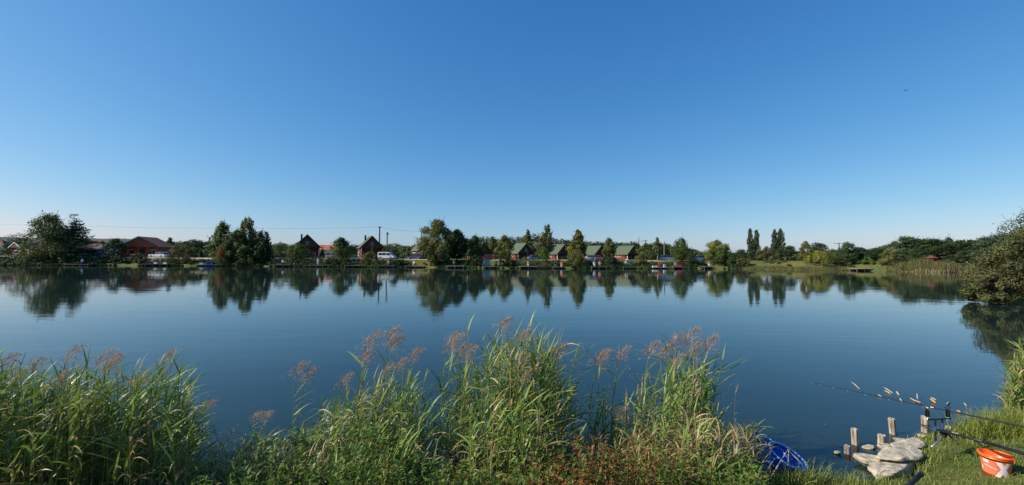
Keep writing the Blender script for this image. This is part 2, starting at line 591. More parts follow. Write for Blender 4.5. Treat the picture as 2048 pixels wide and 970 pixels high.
def crown(rng, kind, Rw, Rd, Hc, n, leaf, ):
    """leaf arrays around the origin, crown from z=0 to Hc, half widths Rw, Rd"""
    C, D, S, T = [], [], [], []
    centres = []
    vertical = None
    if kind == 'spruce':
        nb = max(60, n // 45)
        t = 1 - np.sqrt(rng.random(nb)) * 0.98
        t = np.clip((np.round(t * 15) + rng.normal(size=nb) * 0.16) / 15, 0, 0.99)
        az = rng.random(nb) * 2 * PI
        L = (1 - t) ** 1.05 * rng.uniform(0.45, 1.18, nb) + 0.02
        for k in range(nb):
            m = max(8, int(n / nb * (0.3 + 1.4 * L[k])))
            s = rng.random(m) ** 0.7
            w = (0.050 * (1 - 0.5 * s)) * Rw
            x = L[k] * s
            p = np.stack([np.cos(az[k]) * x * Rw, np.sin(az[k]) * x * Rd, np.full(m, t[k] * Hc)], 1)
            p[:, 2] += (-0.20 * x + 0.16 * x * s) * Rw + rng.normal(size=m) * 0.012 * Hc
            p += rng.normal(size=(m, 3)) * w[:, None] * np.array([1, 1, 0.25])
            C.append(p)
            d = rng.normal(size=(m, 3)) * 0.5 + np.array([math.cos(az[k]) * 0.4, math.sin(az[k]) * 0.4, 0.9])
            D.append(d)
            S.append(np.full(m, leaf * (0.55 + 0.45 * min(1, L[k] * 3))) * rng.uniform(0.6, 1.2, m))
            T.append(np.clip(0.45 + rng.normal() * 0.15 + rng.normal(size=m) * 0.12, 0, 1))
        centres = [Vector((0, 0, Hc * 0.9))]
    elif kind == 'weeping':
        K = max(40, n // 40)
        for k in range(K):
            t = rng.random() ** 0.6
            r = math.sqrt(max(0, 1 - (t * 0.95) ** 2.2)) * math.sqrt(rng.uniform(0.15, 1))
            a = rng.random() * 2 * PI
            top = np.array([math.cos(a) * r * Rw, math.sin(a) * r * Rd, Hc * (0.42 + 0.56 * t) - 0.05 * Hc * r])
            ln = min(top[2] * 0.98, Hc * rng.uniform(0.25, 0.62))
            m = n // K
            s = rng.random(m)
            p = top[None] + np.stack([rng.normal(size=m) * 0.035 * Rw + math.cos(a) * 0.06 * Rw * s, rng.normal(size=m) * 0.035 * Rd, -s * ln], 1)
            C.append(p)
            D.append(rng.normal(size=(m, 3)) * 0.5 + np.array([math.cos(a), math.sin(a), 0.25]))
            S.append(np.full(m, leaf) * rng.uniform(0.7, 1.3, m))
            T.append(np.clip(0.5 + rng.normal() * 0.18 + rng.normal(size=m) * 0.1, 0, 1))
            if k < 8:
                centres.append(Vector(top))
        vertical = 0.8
    else:
        K = {'round': 34, 'dome': 30, 'oval': 34, 'cone': 36, 'column': 46, 'pine': 26, 'open': 46}[kind]
        flat = 0.38 if kind == 'pine' else (0.85 if kind != 'column' else 1.5)
        for k in range(K):
            t = (k + rng.random()) / K
            if kind in ('cone',):
                t = 1 - math.sqrt(1 - t)
            rr = float(prof_r(kind, t))
            q = math.sqrt(rng.uniform(0.05, 1.0)) * 0.86
            a = k * 2.399963 + rng.normal() * 0.4
            base = min(Rw, Rd, Hc * 0.6)
            rc = base * rng.uniform(0.24, 0.42) * (0.55 + 0.45 * rr)
            if kind == 'column':
                rc = base * rng.uniform(0.30, 0.5) * (0.5 + 0.5 * rr)
            if kind == 'pine':
                rc = base * rng.uniform(0.34, 0.55)
            if kind == 'open' and t > 0.55:
                rc *= 0.7
            c = np.array([math.cos(a) * q * rr * Rw, math.sin(a) * q * rr * Rd, t * Hc * 0.95 + 0.02 * Hc])
            m = max(10, int(n / K * (rc / base) / 0.32))
            d = rng.normal(size=(m, 3))
            d /= np.linalg.norm(d, axis=1, keepdims=True)
            fl = flat
            if kind == 'open' and t > 0.5:
                fl = 1.7
            sc = np.array([1, 1, fl])
            p = c + d * sc * (rc * (0.35 + 0.75 * rng.random(m) ** 0.6))[:, None]
            p[:, 2] = np.maximum(p[:, 2], 0.0)
            C.append(p)
            D.append(d / sc + rng.normal(size=(m, 3)) * 0.45 + np.array([0, 0, 0.25]))
            S.append(np.full(m, leaf) * rng.uniform(0.55, 1.25, m))
            T.append(np.clip(0.5 + rng.normal() * 0.2 + rng.normal(size=m) * 0.13, 0, 1))
            if k % max(1, K // 9) == 0:
                centres.append(Vector(c))
        if kind == 'column':
            vertical = 0.5
        # loose sprigs breaking the outline
        A, B = np.concatenate(C), np.concatenate(D)
        ns = int(len(A) * (0.030 if kind in ('open', 'oval') else 0.018))
        pick = rng.integers(0, len(A), ns)
        ax = B[pick] / np.linalg.norm(B[pick], axis=1, keepdims=True)
        rad2 = (A[pick, 0] / Rw) ** 2 + (A[pick, 1] / Rd) ** 2 + (A[pick, 2] / Hc - 0.4) ** 2
        ax = ax * 0.6 + np.stack([A[pick, 0] / Rw, A[pick, 1] / Rd, 0.5 + 0.9 * A[pick, 2] / Hc], 1) * 0.7
        ax /= np.linalg.norm(ax, axis=1, keepdims=True)
        ln = min(Rw, Hc * 0.6) * rng.uniform(0.12, 0.34 if kind in ('open', 'oval') else 0.26, ns)
        q = 7
        u = np.linspace(0.1, 1.0, q)
        pts = A[pick][:, None] + ax[:, None] * (ln[:, None] * u[None])[:, :, None] + rng.normal(size=(ns, q, 3)) * leaf * 0.35
        C.append(pts.reshape(-1, 3))
        D.append(rng.normal(size=(ns * q, 3)) + np.array([0, 0, 0.3]))
        S.append(np.full(ns * q, leaf * 0.7) * rng.uniform(0.5, 1.1, ns * q))
        T.append(np.clip(0.55 + rng.normal(size=ns * q) * 0.18, 0, 1))
    C = np.concatenate(C)
    C[:, 2] = np.maximum(C[:, 2], 0.02)
    return C, np.concatenate(D), np.concatenate(S), np.concatenate(T), centres, vertical


tree_i = [0]


def tree(name, label, kind, px, ytop, ybase, wpx, d, h='mid', stem=0.18, n=2600, leaf=None, group=None, cat='tree', depth=1.0, bark='bark', lean=0.0, tint=0.0, seed=None):
    """a tree: photo column px, crown top and foot rows, crown width in photo pixels, standing d metres away"""
    tree_i[0] += 1
    rng = np.random.default_rng(seed if seed else 100 + tree_i[0] * 7)
    top = at(px, ytop, d)
    x, y = top.x, d
    gz = float(ground_z(np.array([x]), np.array([y]))[0])
    gz = max(gz, 0.02)
    ht = top.z - gz
    Rw = wpx * d / F / 2
    z0 = ht * stem
    Hc = ht - z0
    lf = leaf if leaf else min(max(0.034 * ht, 0.14), 0.27)
    n = int(n * 1.6)
    c, dr, s, t, cen, vert = crown(rng, kind, Rw * 0.98, Rw * depth, Hc, n, lf)
    c = c + np.array([0, 0, z0])
    c[:, 0] += lean * (c[:, 2] - z0)
    root = empty(name, (x, y, gz))
    tag(root, label, cat, group)
    V, Fc, tt = leaf_cloud(c, dr, s, 0.5 if vert is None else 0.3, np.clip(t + tint, 0, 1), rng, vert)
    hs = h if isinstance(h, (list, tuple)) else [h]
    mids = None
    if len(hs) > 1:
        # second colour takes the clumps on one side or at the top: patches of turning leaves
        nz = np.sin(c[:, 0] * 1.3 / Rw + rng.random() * 6) + np.sin(c[:, 2] * 5 / Hc + rng.random() * 6) + 0.8 * rng.normal(size=len(c))
        mids = (nz > 0.9).astype(np.int32)
    mobj('crown', np_mesh('crown', V, Fc, [HUE[k] for k in hs], tt, mids=mids), root)
    tb = MB()
    r0 = max(0.05, 0.020 * ht)
    hgt = z0 + Hc * (0.85 if kind in ('spruce', 'column', 'cone') else 0.6)
    bx, by = rng.normal(size=2) * 0.015 * ht
    pts = [(0, 0, -0.15), (bx * 0.4, by * 0.4, hgt * 0.3), (bx, by, hgt * 0.65), (bx * 1.3 + lean * Hc * 0.5, by, hgt)]
    tb.tube(pts, [r0 * 1.25, r0, r0 * 0.7, r0 * 0.25], 6)
    for q in cen[:9]:
        zz = q.z + z0
        st = min(zz * 0.7, hgt * 0.9)
        f = st / hgt
        b0 = Vector((bx * f, by * f, st))
        e = Vector((q.x + lean * q.z, q.y, zz))
        tb.tube([b0, b0.lerp(e, 0.5) + Vector((0, 0, 0.06 * (e - b0).length)), e], [r0 * 0.45, r0 * 0.3, r0 * 0.1], 5)
    tb.obj('trunk', M[bark], root, smooth=True)
    return root


def bare_tree(label, px, ytop, wpx, d, seed=1):
    top = at(px, ytop, d)
    gz = float(ground_z(np.array([top.x]), np.array([d]))[0])
    root = empty('bare_tree', (top.x, d, gz))
    tag(root, label, 'tree')
    ht = top.z - gz
    rng = random.Random(seed)
    tk, tw = MB(), MB()
    W = wpx * d / F / 2

    def grow(p, dirv, ln, r, lev):
        e = p + dirv * ln
        (tk if lev < 1 else tw).tube([p, p.lerp(e, 0.5) + Vector((rng.gauss(0, .04), rng.gauss(0, .04), 0)) * ln, e], [r, r * 0.8, r * 0.55], 4, cap=False)
        if lev >= 4:
            return
        for _ in range(4 if lev else 6):
            nd = (dirv + Vector((rng.gauss(0, .5), rng.gauss(0, .5), rng.uniform(0, .4)))).normalized()
            grow(p.lerp(e, rng.uniform(0.5, 1)), nd, ln * rng.uniform(0.5, 0.72), r * 0.5, lev + 1)
    grow(Vector((0, 0, -0.1)), Vector((0, 0, 1)), ht * 0.45, 0.14, 0)
    tk.obj('trunk', M['bark'], root)
    tw.obj('branches', M['bark'], root)
    return root


def shrub(label, kind, px, ytop, wpx, d, h='dark', n=1500, group=None, name='shrub', **k):
    return tree(name, label, kind, px, ytop, 0, wpx, d, h, stem=0.02, n=n, group=group, cat='shrub', **k)


SHX = [(-300, 96), (0, 102), (200, 106), (430, 108), (680, 106), (870, 106), (1000, 102), (1200, 106), (1400, 112), (1480, 110), (1600, 104), (1700, 101), (1790, 95), (1880, 89), (1960, 92), (2200, 94)]


def sy(px, off):
    return float(np.interp(px, [a for a, b in SHX], [b for a, b in SHX])) + off


def gz1(x, y):
    return float(ground_z(np.array([x]), np.array([y]))[0])


def stand(px, d):
    """foot point on the ground for a photo column at depth d"""
    x = at(px, 515, d).x
    return Vector((x, d, gz1(x, d)))


# ------------------------------------------------------------------ cabins and houses
def cabin(label, px, d, yapex, w=6.0, L=5.4, pitch=1.0, rot=30, group='log cabins along the far bank', chimney=False, roof='roof'):
    """steep-roofed log cabin; px, yapex = photo place of the front gable's apex"""
    rz = R(rot)
    top = at(px, yapex, d)
    gz = gz1(top.x, d)
    ht = top.z - gz
    hr = min(w / 2 * pitch, ht * 0.62)
    hw = ht - hr
    n = Vector((math.sin(rz), -math.cos(rz), 0))
    root = empty('log_cabin', Vector((top.x, d, gz)) - n * (L / 2), rz)
    tag(root, label, 'cabin', group)
    yf, yb = -L / 2, L / 2                   # local front gable looks along -y
    ow = w / 2 - 0.45                        # wall half width
    # ground floor set back under a front porch
    pf = yf + 1.5
    wl_ = MB().box((0, (pf + yb - 0.4) / 2, hw / 2), (2 * ow, yb - 0.4 - pf, hw))
    wall = wl_.obj('wall', M['gable'], root)  # log walls behind the porch: shade put into the colour, darker than the logs
    k = max(6, int(hw / 0.24))
    lgm = MB().tube([(0, pf - 0.12, 0), (0, yb - 0.3, 0)], hw / k * 0.46, 6).mesh('log', M['logs'])
    for i in range(k):
        for sx in (-1, 1):
            mobj('log', lgm, root).location = (sx * ow, 0, (i + 0.5) * hw / k)
    # upper gable walls
    sl = hr / (w / 2)
    tri = [(-ow - 0.1, hw - 0.02), (ow + 0.1, hw - 0.02), (0.12, hw + hr - 0.28), (-0.12, hw + hr - 0.28)]
    MB().prism(tri, yf + 0.35, yf + 0.5).obj('front_gable', M['gable'], root)
    MB().prism(tri, yb - 0.55, yb - 0.4).obj('rear_gable', M['gable'], root)
    up = MB().box((0, yf + 0.33, hw + hr * 0.30), (0.9, 0.06, hr * 0.34)).obj('loft_window', M['glass'], root)
    MB().box((0, yf + 0.31, hw + hr * 0.30), (0.06, 0.06, hr * 0.36)).box((0, yf + 0.31, hw + hr * 0.48), (1.05, 0.07, 0.07)).box((0, yf + 0.31, hw + hr * 0.12), (1.05, 0.07, 0.07)).obj('frame', M['gable'], up)  # loft frame in the dark boards, front shade put into its colour
    # roof slopes
    for sx in (-1, 1):
        th = 0.14
        prof = [(0, hw + hr), (sx * w / 2, hw - 0.06), (sx * w / 2, hw - 0.06 - th), (0, hw + hr - th)]
        MB().prism(prof, yf, yb).obj('roof_slope', M[roof], root)
        MB().prism([(0, hw + hr - th), (sx * w / 2, hw - 0.06 - th), (sx * w / 2, hw - 0.26 - th), (0, hw + hr - 0.22 - th)], yf + 0.02, yf + 0.09).obj('barge_board', M['gable'], root)
    # porch
    MB().box((0, (yf + pf) / 2, 0.12), (2 * ow, pf - yf, 0.24)).obj('porch_floor', M['concrete'], root)
    for sx in (-1, 1):
        MB().box((sx * (ow - 0.08), yf + 0.42, hw / 2 + 0.1), (0.17, 0.17, hw - 0.2)).obj('porch_post', M['white'] if sx < 0 else M['logs'], root)
    rl = MB()
    for z in (0.45, 0.75, 1.05):
        rl.box((-ow + 0.08, (yf + pf) / 2 + 0.2, z), (0.06, pf - yf - 0.5, 0.10))
        rl.box((-ow * 0.55, yf + 0.42, z), (ow * 0.8, 0.06, 0.10))
        rl.box((ow * 0.55, yf + 0.42, z), (ow * 0.8, 0.06, 0.10))
    rl.obj('porch_railing', M['logs'], root)
    dr = MB().box((0.15, pf - 0.05, 1.15), (0.95, 0.1, 2.0)).obj('door', M['gable'], root)
    MB().box((0.5, pf - 0.12, 1.1), (0.06, 0.05, 0.14)).obj('handle', M['steel'], dr)
    for sx in (-1, 1):
        wdw = MB().box((sx * ow * 0.62, pf - 0.04, 1.35), (0.9, 0.08, 0.95)).obj('window', M['glass'], root)
        fr = MB()
        for (cx, cz, a, b) in ((0, 0.5, 1.06, 0.1), (0, -0.5, 1.06, 0.1), (-0.48, 0, 0.1, 1.0), (0.48, 0, 0.1, 1.0), (0, 0, 0.06, 0.95)):
            fr.box((sx * ow * 0.62 + cx, pf - 0.09, 1.35 + cz), (a, 0.08, b))
        fr.obj('frame', M['logs'], wdw)  # front frames not white like the side ones: shade put into the colour
    for yy in (0.3, 1.5):
        if yy < yb - 0.8:
            wdw = MB().box((-ow - 0.13, yy, 1.35), (0.08, 0.8, 0.9)).obj('window', M['glass'], root)
            MB().box((-ow - 0.16, yy, 1.83), (0.07, 0.95, 0.1)).box((-ow - 0.16, yy, 0.87), (0.07, 0.95, 0.1)).box((-ow - 0.16, yy - 0.44, 1.35), (0.07, 0.1, 0.9)).box((-ow - 0.16, yy + 0.44, 1.35), (0.07, 0.1, 0.9)).obj('frame', M['white'], wdw)
    if chimney:
        cz = hw + hr * 0.62
        MB().box((-w * 0.19, 0.9, cz + 0.45), (0.45, 0.45, 1.7)).box((-w * 0.19, 0.9, cz + 1.34), (0.6, 0.6, 0.12)).obj('chimney', M['dark_roof'], root)
    return root


cabin('log cabin with dark gable and chimney, beside the street lamp', 615, sy(615, 9), 468, 7.0, 6.0, 1.0, 27, chimney=True)
cabin('log cabin with chimney and a narrow conifer before its gable', 745, sy(745, 11), 471, 6.6, 5.6, 1.0, 28, chimney=True)
cabin('green-roofed log cabin half hidden by the huge willow tree', 858, sy(858, 14), 478, 6.4, 6.0, 1.0, 32)
cabin('dark log cabin in deep tree shade above the red car', 968, sy(968, 16), 484, 6.0, 5.4, 1.0, 32)
cabin('green-roofed log cabin with a clipped round bush before its gable', 1053, sy(1053, 22), 486, 6.3, 5.6, 1.0, 33)
cabin('green-roofed log cabin between the broad shrub and the tall spire tree', 1130, sy(1130, 24), 488, 6.2, 5.8, 1.0, 33)
cabin('green-roofed log cabin behind the blue and red parked cars', 1203, sy(1203, 27), 491, 6.0, 6.0, 1.0, 33)
cabin('green-roofed log cabin standing in front of the lattice pylon', 1268, sy(1268, 28), 491, 6.2, 6.4, 1.0, 33)
cabin('small dark wooden cabin behind the white car by the yellow-green tree', 1390, sy(1390, 17), 506, 4.4, 4.4, 0.6, 20, group=None, roof='dark_roof')


def house(name, label, px, d, yapex, w, L, hw, rot, roofm, wallm, hip=False, windows=3, eave=None):
    top = at(px, yapex, d)
    gz = gz1(top.x, d)
    ht = top.z - gz
    hw = min(hw, ht * 0.75)
    root = empty(name, (top.x, d, gz), R(rot))
    tag(root, label, 'house')
    MB().box((0, 0, hw / 2), (w - 0.7, L - 0.7, hw)).obj('wall', wallm, root)
    x, y = w / 2, L / 2
    if hip:
        rx = max(0.3, w / 2 - (L / 2))
        vs = [(-x, -y, hw), (x, -y, hw), (x, y, hw), (-x, y, hw), (-rx, 0, ht), (rx, 0, ht)]
        MB().add(vs, [(0, 1, 5, 4), (1, 2, 5), (2, 3, 4, 5), (3, 0, 4), (0, 3, 2, 1)]).obj('roof', roofm, root)
    else:
        MB().prism([(-x, hw), (x, hw), (0, ht)], -y, y).obj('roof', roofm, root)
        tri = [(-x + 0.5, hw), (x - 0.5, hw), (0, ht - 0.3)]
        MB().prism(tri, -y - 0.03, -y + 0.1).obj('gable', wallm, root)
        for s in (-1, 1):
            MB().prism([(0, ht + 0.05), (s * (x + 0.05), hw), (s * (x + 0.05), hw - 0.22), (0, ht - 0.2)], -y - 0.12, -y - 0.04).obj('barge_board', eave or M['white'], root)
    for i in range(windows):
        xx = (-0.5 + (i + 0.5) / windows) * (w - 1.2)
        wd = MB().box((xx, -(L - 0.7) / 2 - 0.03, hw * 0.52), (0.95, 0.08, hw * 0.36)).obj('window', M['glass'], root)
        MB().box((xx, -(L - 0.7) / 2 - 0.07, hw * 0.52 + hw * 0.19), (1.1, 0.08, 0.09)).box((xx, -(L - 0.7) / 2 - 0.07, hw * 0.52 - hw * 0.19), (1.1, 0.08, 0.09)).obj('frame', M['white'], wd)
    return root


# the open timber pavilion with the big reddish roof
def pavilion():
    d = sy(296, 12)
    red = mat('red_brown_boards', (0.33, 0.075, 0.030), 0.7, 0.2, 2, stretch=(6, 1, 1))
    p = at(296, 474, d)
    gz = gz1(p.x, d)
    ht = p.z - gz
    root = empty('timber_lodge', (p.x, d, gz), R(12))
    tag(root, 'red-brown timber lodge with a wide low gable roof behind the white car', 'house')
    w, L = 10.0, 8.5
    hw = ht * 0.52
    MB().box((0, 0.6, hw / 2), (w - 1.6, L - 2.4, hw)).obj('wall', red, root)
    MB().prism([(-w / 2 + 0.5, hw), (w / 2 - 0.5, hw), (0, ht - 0.2)], -L / 2 + 0.25, -L / 2 + 0.45).obj('gable', red, root)
    for s in (-1, 1):
        MB().prism([(0, ht), (s * w / 2, hw - 0.05), (s * w / 2, hw - 0.22), (0, ht - 0.18)], -L / 2, L / 2).obj('roof_slope', M['brown_tile'], root)
        MB().prism([(0, ht + 0.06), (s * (w / 2 + 0.04), hw), (s * (w / 2 + 0.04), hw - 0.26), (0, ht - 0.22)], -L / 2 - 0.09, -L / 2 - 0.01).obj('barge_board', M['white'] if s < 0 else M['brown_tile'], root)
    for i in range(5):
        x = -w / 2 + 0.7 + i * (w - 1.4) / 4
        MB().box((x, -L / 2 + 0.35, hw / 2), (0.2, 0.2, hw)).obj('post', red, root)
    for x in (-2.6, 0.0, 2.6):
        if x:
            wd = MB().box((x, -L / 2 + 1.76, hw * 0.5), (1.3, 0.1, hw * 0.36)).obj('window', M['glass'], root)
            MB().box((x, -L / 2 + 1.7, hw * 0.70), (1.5, 0.1, 0.1)).box((x, -L / 2 + 1.7, hw * 0.30), (1.5, 0.1, 0.1)).obj('frame', M['white'], wd)
        else:
            dr = MB().box((x, -L / 2 + 1.76, hw * 0.38), (1.1, 0.1, hw * 0.75)).obj('door', M['gable'], root)
            MB().box((x + 0.4, -L / 2 + 1.68, hw * 0.36), (0.06, 0.06, 0.15)).obj('handle', M['steel'], dr)
    MB().box((0, -L / 2 + 0.9, 0.08), (w - 1.2, 1.9, 0.16)).obj('porch_floor', M['concrete'], root)
    lamp = MB().lathe([(0.02, 0.18), (0.12, 0.16), (0.14, 0), (0.12, -0.14), (0.02, -0.16)], 10, (-w / 2 + 0.75, -L / 2 + 0.18, hw * 0.75))
    lamp.obj('wall_lamp', M['white'], root)


pavilion()
house('village_house', 'brown hip-roofed house behind the bare tree', 2, sy(0, 46), 480, 9, 8, 2.6, 10, M['brown_tile'], M['cream'], hip=True)
house('village_house', 'small gabled house with white eaves and brick wall beside the spruce', 54, sy(54, 16), 485, 4.8, 5, 2.5, -14, M['dark_roof'], M['brown_tile'], windows=1)
house('village_house', 'dark brown-roofed house between the spruce and the bushy dark tree', 200, sy(198, 40), 481, 8, 7, 2.8, 4, M['brown_tile'], M['cream'], hip=True)
house('village_house', 'house with a bright orange tiled roof behind the far hedge', 657, sy(657, 55), 490, 8, 9, 3.0, 104, M['tile'], M['cream'])
house('village_house', 'white-walled house glimpsed between the hedge trees', 410, sy(410, 80), 492, 9, 8, 4.0, 30, M['dark_roof'], M['white'])
house('village_house', 'long red-roofed house among the pines on the slope', 1893, 112, 503, 6.5, 5, 2.0, -30, M['tile'], M['logs'])


def gazebo():
    d = 98
    p = at(1863, 510, d)
    gz = gz1(p.x, d)
    ht = p.z - gz
    root = empty('gazebo', (p.x, d, gz))
    tag(root, 'small red-brown gazebo with hexagonal roof behind the reed belt', 'gazebo')
    red = M['logs']
    MB().lathe([(0.0, ht), (0.25, ht * 0.93), (1.25, ht * 0.68), (1.25, ht * 0.64), (0.0, ht * 0.66)], 6).obj('roof', M['brown_tile'], root)
    for k in range(6):
        a = k * PI / 3
        MB().box((0.85 * math.cos(a), 0.85 * math.sin(a), ht * 0.33), (0.12, 0.12, ht * 0.68)).obj('post', red, root)
    rl = MB()
    for k in range(6):
        a, b = k * PI / 3, (k + 1) * PI / 3
        for z in (0.4, 0.9):
            rl.tube([(0.85 * math.cos(a), 0.85 * math.sin(a), z), (0.85 * math.cos(b), 0.85 * math.sin(b), z)], 0.05, 4)
    rl.obj('railing', red, root)
    MB().lathe([(0, 0.14), (1.0, 0.14), (1.0, -0.1)], 6).obj('floor', M['wood'], root)


gazebo()


# ------------------------------------------------------------------ vehicles
def car(name, label, px, d, L, hgt, col, rot=0.0, shape='estate', cat='car'):
    p = stand(px, d)
    root = empty(name, p, R(rot))
    tag(root, label, cat)
    W = 1.8 if shape != 'van' else 2.0
    c = 0.22
    hl = L / 2
    if shape == 'van':
        low = [(-hl, c), (hl, c), (hl, hgt * 0.42), (hl * 0.78, hgt * 0.52), (hl * 0.48, hgt * 0.98), (hl * 0.40, hgt), (-hl * 0.94, hgt), (-hl, hgt * 0.92)]
        b = MB().prism(low, -W / 2, W / 2).obj('body', col, root, bevel=0.07, smooth=False)
        for s in (-1, 1):
            for (a0, a1) in ((-0.88, -0.45), (-0.40, 0.02), (0.08, 0.5)):
                z1 = hgt * 0.88
                poly = [(hl * a0, hgt * 0.55), (hl * (a1 + (0.14 if a1 > 0.4 else 0)), hgt * 0.55), (hl * a1 * (0.98 if a1 < 0.4 else 1.0), z1), (hl * a0, z1)]
                MB().prism(poly, s * (W / 2 - 0.03), s * (W / 2 + 0.012)).obj('window', M['glass'], root)
        MB().add([(hl * 0.785, -W * 0.42, hgt * 0.545), (hl * 0.785, W * 0.42, hgt * 0.545), (hl * 0.52, W * 0.4, hgt * 0.94), (hl * 0.52, -W * 0.4, hgt * 0.94)], [(0, 1, 2, 3)]).obj('windscreen', M['glass'], root)
    else:
        z1 = hgt * 0.60
        low = [(-hl, c + 0.1), (-hl + 0.1, c), (hl - 0.1, c), (hl, c + 0.12), (hl, z1 * 0.78), (hl * 0.9, z1 * 0.90), (hl * 0.42, z1), (-hl * 0.9, z1 * 1.03), (-hl, z1 * 0.92)]
        MB().prism(low, -W / 2, W / 2).obj('body', col, root, bevel=0.06)
        rear = -0.93 if shape == 'estate' else -0.72
        gh = [(hl * rear, z1 - 0.02), (hl * 0.47, z1 - 0.04), (hl * 0.14, hgt * 0.97), (hl * (rear + 0.14), hgt * 0.97)]
        MB().prism(gh, -W / 2 + 0.1, W / 2 - 0.1).obj('windows', M['glass'], root, bevel=0.03)
        rp = [(hl * (rear + 0.10), hgt * 0.955), (hl * 0.18, hgt * 0.955), (hl * 0.10, hgt), (hl * (rear + 0.16), hgt)]
        MB().prism(rp, -W / 2 + 0.13, W / 2 - 0.13).obj('roof', col, root, bevel=0.02)
        for xx in (-0.30, 0.08):
            MB().prism([(hl * xx, z1 - 0.03), (hl * xx + 0.09, z1 - 0.03), (hl * xx + 0.03, hgt * 0.965), (hl * xx - 0.05, hgt * 0.965)], -W / 2 + 0.085, W / 2 - 0.085).obj('pillar', col, root)
    for sx in (-0.62, 0.64):
        for s in (-1, 1):
            wh = MB().tube([(hl * sx, s * (W / 2 - 0.2), 0.31), (hl * sx, s * (W / 2 + 0.02), 0.31)], 0.31, 14).obj('wheel', M['rubber'], root)
            MB().tube([(hl * sx, s * (W / 2), 0.31), (hl * sx, s * (W / 2 + 0.03), 0.31)], 0.18, 10).obj('rim', M['steel'], wh)
    for s in (-1, 1):
        MB().box((hl * 0.985, s * W * 0.36, hgt * 0.40), (0.09, 0.34, 0.14)).obj('headlight', M['white'], root)
        MB().box((-hl * 0.995, s * W * 0.40, hgt * 0.46), (0.06, 0.2, 0.22)).obj('tail_light', paint('red_lens', (0.5, 0.02, 0.02)), root)
        MB().box((hl * 0.36, s * (W / 2 + 0.07), z1 * 1.05 if shape != 'van' else hgt * 0.55), (0.12, 0.16, 0.12)).obj('mirror', M['black'], root)
    return root


car('camper_van', 'pale blue camper van parked under the spruce', 186, sy(186, 8.0), 5.2, 2.3, paint('pale_blue_paint', (0.42, 0.52, 0.66)), 8, 'van', 'van')
car('parked_car', 'white estate car parked before the timber lodge', 318, sy(318, 8.4), 4.6, 1.45, paint('white_car_paint', (0.80, 0.80, 0.80)), 176)
car('delivery_van', 'white panel van parked beside the clipped bank bush', 774, sy(774, 7.4), 4.4, 1.8, paint('white_car_paint', (0.8, 0.8, 0.8)), -6, 'van', 'van')
car('parked_car', 'dark blue car parked between the garden conifer and the willow', 829, sy(829, 8.2), 4.3, 1.45, paint('navy_paint', (0.035, 0.05, 0.09)), 170, 'hatch')
car('parked_car', 'silver-blue car parked under the huge willow tree', 882, sy(882, 8.4), 4.2, 1.45, paint('silver_paint', (0.45, 0.50, 0.56)), 5, 'hatch')
car('parked_car', 'dark red car beside the shaded dark cabin', 975, sy(975, 8.0), 4.2, 1.45, paint('red_paint', (0.48, 0.03, 0.02)), 25, 'hatch')
car('parked_car', 'blue car parked beside the log cabin with the round bush', 1069, sy(1069, 13), 3.8, 1.25, paint('blue_paint', (0.16, 0.22, 0.36)), 20, 'hatch')
car('parked_car', 'slate blue car parked on the road before a cabin porch', 1183, sy(1183, 9.5), 3.6, 1.3, paint('slate_paint', (0.15, 0.20, 0.30)), -84, 'hatch')
car('parked_car', 'bright red car parked before a cabin porch', 1195, sy(1195, 10.5), 3.6, 1.3, paint('bright_red_paint', (0.42, 0.03, 0.04)), -80, 'hatch')
car('parked_car', 'light blue estate car parked beside the bare timber pole', 1337, sy(1337, 9.0), 4.6, 1.5, paint('light_blue_paint', (0.33, 0.45, 0.58)), 6)
car('parked_car', 'white car parked beside the yellow-green tree', 1397, sy(1397, 8.0), 4.2, 1.5, paint('white_car_paint', (0.8, 0.8, 0.8)), 172)
car('parked_car', 'silver car half hidden behind the round tree by the orange roof', 668, sy(668, 9.5), 4.3, 1.5, paint('silver_paint', (0.45, 0.5, 0.56)), 10)


# ------------------------------------------------------------------ jetties, people, gear on the far bank
JZ = []


def deck_z(px):
    for a, b, z in JZ:
        if a - 4 <= px <= b + 4:
            return z + 0.03
    return 0.48


def jetty(label, px0, px1, off, zdeck=0.46, dep=2.6, wood='wood', group='angling jetties along the far bank'):
    pc = (px0 + px1) / 2
    d = sy(pc, off)
    p = at(pc, 520, d)
    w = (px1 - px0) * d / F
    root = empty('jetty', (p.x, d, 0), R(((px0 * 13) % 11 - 5) * 1.3))
    JZ.append((px0, px1, zdeck))
    tag(root, label, 'jetty', group)
    n = max(6, int(w / 0.45))
    for i in range(n):
        x = -w / 2 + (i + 0.5) * w / n
        MB().box((x, 0, zdeck + 0.03 * ((i * 7) % 3 - 1) * 0.3), (w / n - 0.03, dep, 0.06)).obj('plank', M[wood], root)
    for y in (-dep * 0.42, dep * 0.42):
        MB().box((0, y, zdeck - 0.1), (w, 0.12, 0.12)).obj('beam', M['wood'], root)
    k = max(2, int(w / 1.6) + 1)
    for i in range(k):
        for y in (-dep * 0.42, dep * 0.36):
            x = -w / 2 + 0.15 + i * (w - 0.3) / (k - 1)
            MB().tube([(x, y - 0.1, -0.9), (x, y - 0.1, zdeck + (0.2 if i in (0, k - 1) and y < 0 else -0.02))], 0.07, 6).obj('post', M['wood'], root)
    return root


